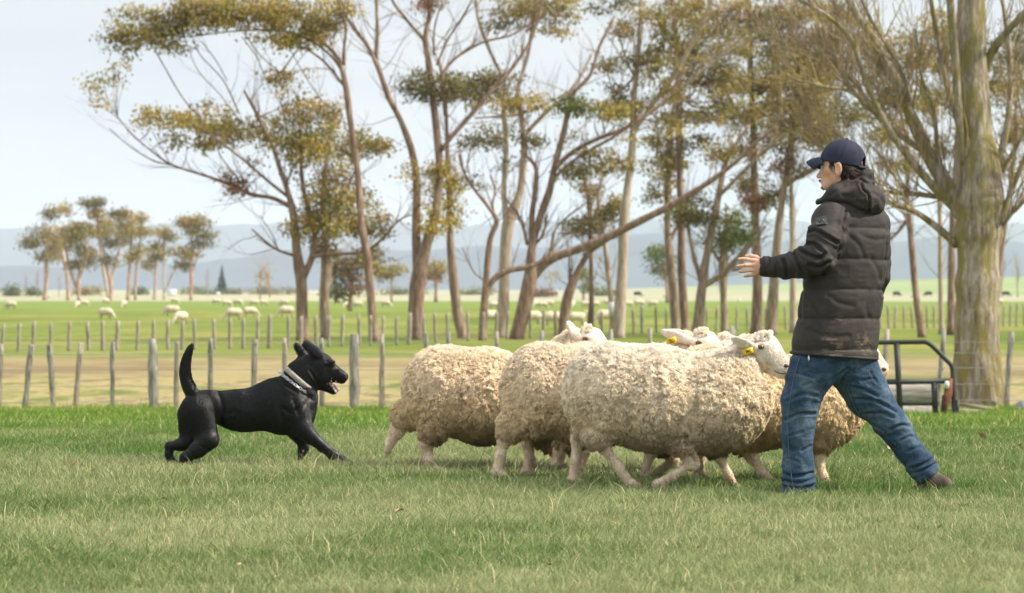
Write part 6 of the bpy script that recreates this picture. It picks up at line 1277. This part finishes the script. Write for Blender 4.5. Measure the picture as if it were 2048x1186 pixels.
# ------------------------------------------------------------------ far grazing sheep and cattle
far_wool = nmat('far_fleece', [(.35, (.52, .42, .29)), (.65, (.74, .66, .52))], 6, bd=.03, bs=25)
dark_leg = mat('far_legs', (.38, .30, .22), .9); pale_face = mat('far_face', (.72, .68, .60), .8)
def far_beast(name, wool, face, legm, L, H, seed, grazing=True, cow=False):
    f = Field((-L * .75, -.45 * H, -.02), (L * .85, .45 * H, H * 1.15), .03 * H / .8)
    nd = lambda P, t: .02 * fbm(P + seed, 6 / H, 2)
    th = .30 if not cow else .24
    f.ell((-.18 * L, 0, .62 * H), (.33 * L, th * H, .33 * H), .06, disp=nd); f.ell((.15 * L, 0, .62 * H), (.33 * L, th * H, .34 * H), .06, disp=nd)
    if grazing: f.cap((.40 * L, 0, .60 * H), (.60 * L, 0, .28 * H), .16 * H, .11 * H, .05)
    else: f.cap((.38 * L, 0, .72 * H), (.55 * L, 0, .98 * H), .17 * H, .11 * H, .05)
    V, Q = f.surface(1); root = mesh(name, V, Q, wool)
    g = Field((.3 * L, -.3 * H, -.02), (.95 * L, .3 * H, H * 1.2), .022 * H / .8)
    if grazing: g.cap((.62 * L, 0, .24 * H), (.70 * L, 0, .06 * H), .09 * H, .055 * H, .02); g.cap((.6 * L, -.1 * H, .3 * H), (.58 * L, -.2 * H, .32 * H), .04 * H, .03 * H, .02); g.cap((.6 * L, .1 * H, .3 * H), (.58 * L, .2 * H, .32 * H), .04 * H, .03 * H, .02)
    else: g.cap((.56 * L, 0, 1.0 * H), (.74 * L, 0, .88 * H), .095 * H, .055 * H, .02); g.cap((.54 * L, -.1 * H, 1.03 * H), (.50 * L, -.2 * H, 1.05 * H), .04 * H, .03 * H, .02); g.cap((.54 * L, .1 * H, 1.03 * H), (.5 * L, .2 * H, 1.05 * H), .04 * H, .03 * H, .02)
    V, Q = g.surface(1); mesh('head', V, Q, face, root)
    for x in (-.33, .30):
        for y in (-.14, .14):
            mb = MB(); mb.tube([(x * L, y * H, .45 * H), (x * L + .01, y * H, .22 * H), (x * L, y * H, 0)], [.075 * H, .045 * H, .04 * H], 7); mb.build('leg', legm, root)
    return root
pa_ = far_beast('sheep', far_wool, pale_face, dark_leg, 1.05, .80, 1, True); pb_ = far_beast('sheep', far_wool, pale_face, dark_leg, 1.05, .78, 2, False)
cowm = nmat('black_cow_coat', [(.3, (.015, .014, .014)), (.7, (.03, .028, .027))], 3)
pc_ = far_beast('cow', cowm, cowm, cowm, 1.9, 1.35, 3, True, True)
FS = [ # px, base y, heading deg (0 = right), grazing, label
 (22, 618, 180, 1, 'shaggy sheep grazing at the far left edge of the paddock'), (96, 600, 0, 1, 'tiny pale sheep at the back fence, leftmost under the far gums'), (155, 616, 265, 1, 'bright white sheep facing the camera below the three-stemmed far gum'), (168, 612, 0, 1, 'sheep just right of the bright white forward-facing one'),
 (212, 608, 30, 1, 'sheep at the foot of the white leaning far gum'), (248, 615, 275, 1, 'sheep facing the camera alone right of the white leaning gum'), (211, 637, 0, 1, 'nearer round sheep grazing alone above the left half of the far fence'), (349, 607, 0, 1, 'pale sheep under the separate rightmost far gum'),
 (344, 632, 180, 1, 'grazing sheep overlapping another one, the rear of the pair behind the dog tail'), (362, 648, 240, 1, 'white sheep in front of the overlapping pair, facing the camera'), (433, 609, 180, 1, 'small sheep first in the row of five left of the arching gum'), (453, 613, 0, 1, 'second sheep in the row of five left of the arching gum'), (475, 611, 0, 1, 'middle sheep in the row of five left of the arching gum'),
 (508, 612, 180, 1, 'fourth sheep in the row of five left of the arching gum'), (528, 611, 20, 0, 'head-up sheep ending the row of five left of the arching gum'), (468, 639, 180, 1, 'large grazing sheep touching its neighbour, the left one of the close pair'), (500, 634, 0, 1, 'large grazing sheep touching its neighbour, the right one of the close pair'), (568, 612, 180, 1, 'far sheep just left of the arching gum trunk'),
 (573, 634, 200, 1, 'nearer sheep just left of the arching gum trunk'), (693, 616, 260, 1, 'round sheep of the pair between gum trunks, the left one'), (716, 616, 180, 1, 'round sheep of the pair between gum trunks, the right one'), (771, 614, 0, 1, 'lone long sheep left of the stout forked gum'), (988, 618, 180, 1, 'far sheep glimpsed left of the tall pale-barked gum'),
 (982, 647, 200, 1, 'nearer sheep partly behind the crooked thin gum'), (1072, 614, 240, 1, 'far white sheep at the start of the group right of the leaning gum'), (1085, 616, 0, 1, 'far sheep overlapped by two others right of the leaning gum'), (1098, 615, 180, 1, 'large far sheep ending the overlapping trio right of the leaning gum'), (1066, 648, 0, 1, 'nearer sheep between the leaning gum and a fence post'),
 (1106, 651, 180, 1, 'nearer sheep in profile between two fence posts left of the knobbly gum'), (1154, 649, 0, 0, 'nearer sheep standing in profile just right of the knobbly gum'), (1146, 616, 250, 1, 'far sheep tucked beside the knobbly gum'), (1172, 617, 0, 1, 'far sheep left of the thin upright gum'), (1190, 616, 180, 1, 'far sheep right of the thin upright gum'), (1210, 647, 200, 1, 'nearer sheep left of the white-banded gum'),
 (1216, 610, 0, 1, 'far sheep partly behind the white-banded gum'), (1256, 615, 200, 1, 'first sheep right of the tall smooth tan gum'), (1279, 613, 0, 1, 'second sheep right of the tall smooth tan gum'), (1306, 615, 180, 1, 'last sheep in the row right of the tall smooth tan gum'), (1479, 606, 260, 1, 'small white sheep right of the knotted-head gum'), (1400, 598, 0, 1, 'tiny sheep on the far rise behind the low-forking gum'),
 (1330, 598, 0, 1, 'tiny sheep on the far rise left of the close pair of trunks'), (1998, 610, 200, 1, 'small pale sheep immediately right of the big bare trunk'), (1825, 597, 0, 1, 'tiny pale sheep between the two black cattle right of the man'), (1930, 597, 0, 1, 'tiny pale sheep left of the big bare trunk')]
first = {1: pa_, 0: pb_}; used = set(); r = np.random.default_rng(12)
for px, by, hd_, gr, lab in FS:
    if by > 600: d = 1.9 * F / (by - HY)
    else: d = 780
    root = first[gr] if gr not in used else copy_tree(first[gr]); used.add(gr)
    x = (px - 1024) / F * d; root.location = (x, d, float(gz(x, d))); root.rotation_euler = (0, 0, math.radians(hd_ + r.uniform(-18, 18))); sx = r.uniform(.88, 1.0); root.scale = (sx, sx, sx)
    tag(root, lab, 'sheep', 'sheep grazing in the far paddock')
cl = [(1275, 588, 'black cow right of the tall smooth tan gum'), (1108, 590, 'black cow seen between the middle gum trunks'), (1793, 588, 'black cow just right of the man'), (1857, 588, 'black cow beyond the kinked gum right of the man'), (2012, 588, 'black cow right of the big bare trunk')]
for i, (px, by, lab) in enumerate(cl):
    d = 930; root = pc_ if i == 0 else copy_tree(pc_); x = (px - 1024) / F * d; root.location = (x, d, float(gz(x, d))); root.rotation_euler = (0, 0, math.radians([0, 180, 10, 170, 0][i])); tag(root, lab, 'cow', 'black cattle on the far plain')

# ------------------------------------------------------------------ haze
hz = mat('haze_air'); nt = hz.node_tree; nt.nodes.clear(); o_ = N(nt, 'ShaderNodeOutputMaterial'); pv = N(nt, 'ShaderNodeVolumePrincipled')
pv.inputs['Color'].default_value = (.74, .84, 1, 1); pv.inputs['Density'].default_value = HAZE; pv.inputs['Anisotropy'].default_value = .2; nt.links.new(pv.outputs[0], o_.inputs['Volume'])
mb = MB(); mb.box((0, 14990, 207), (9000, 15010, 210)); hb_ = mb.build('haze', hz, smooth_=False); tag(hb_, kind='stuff')
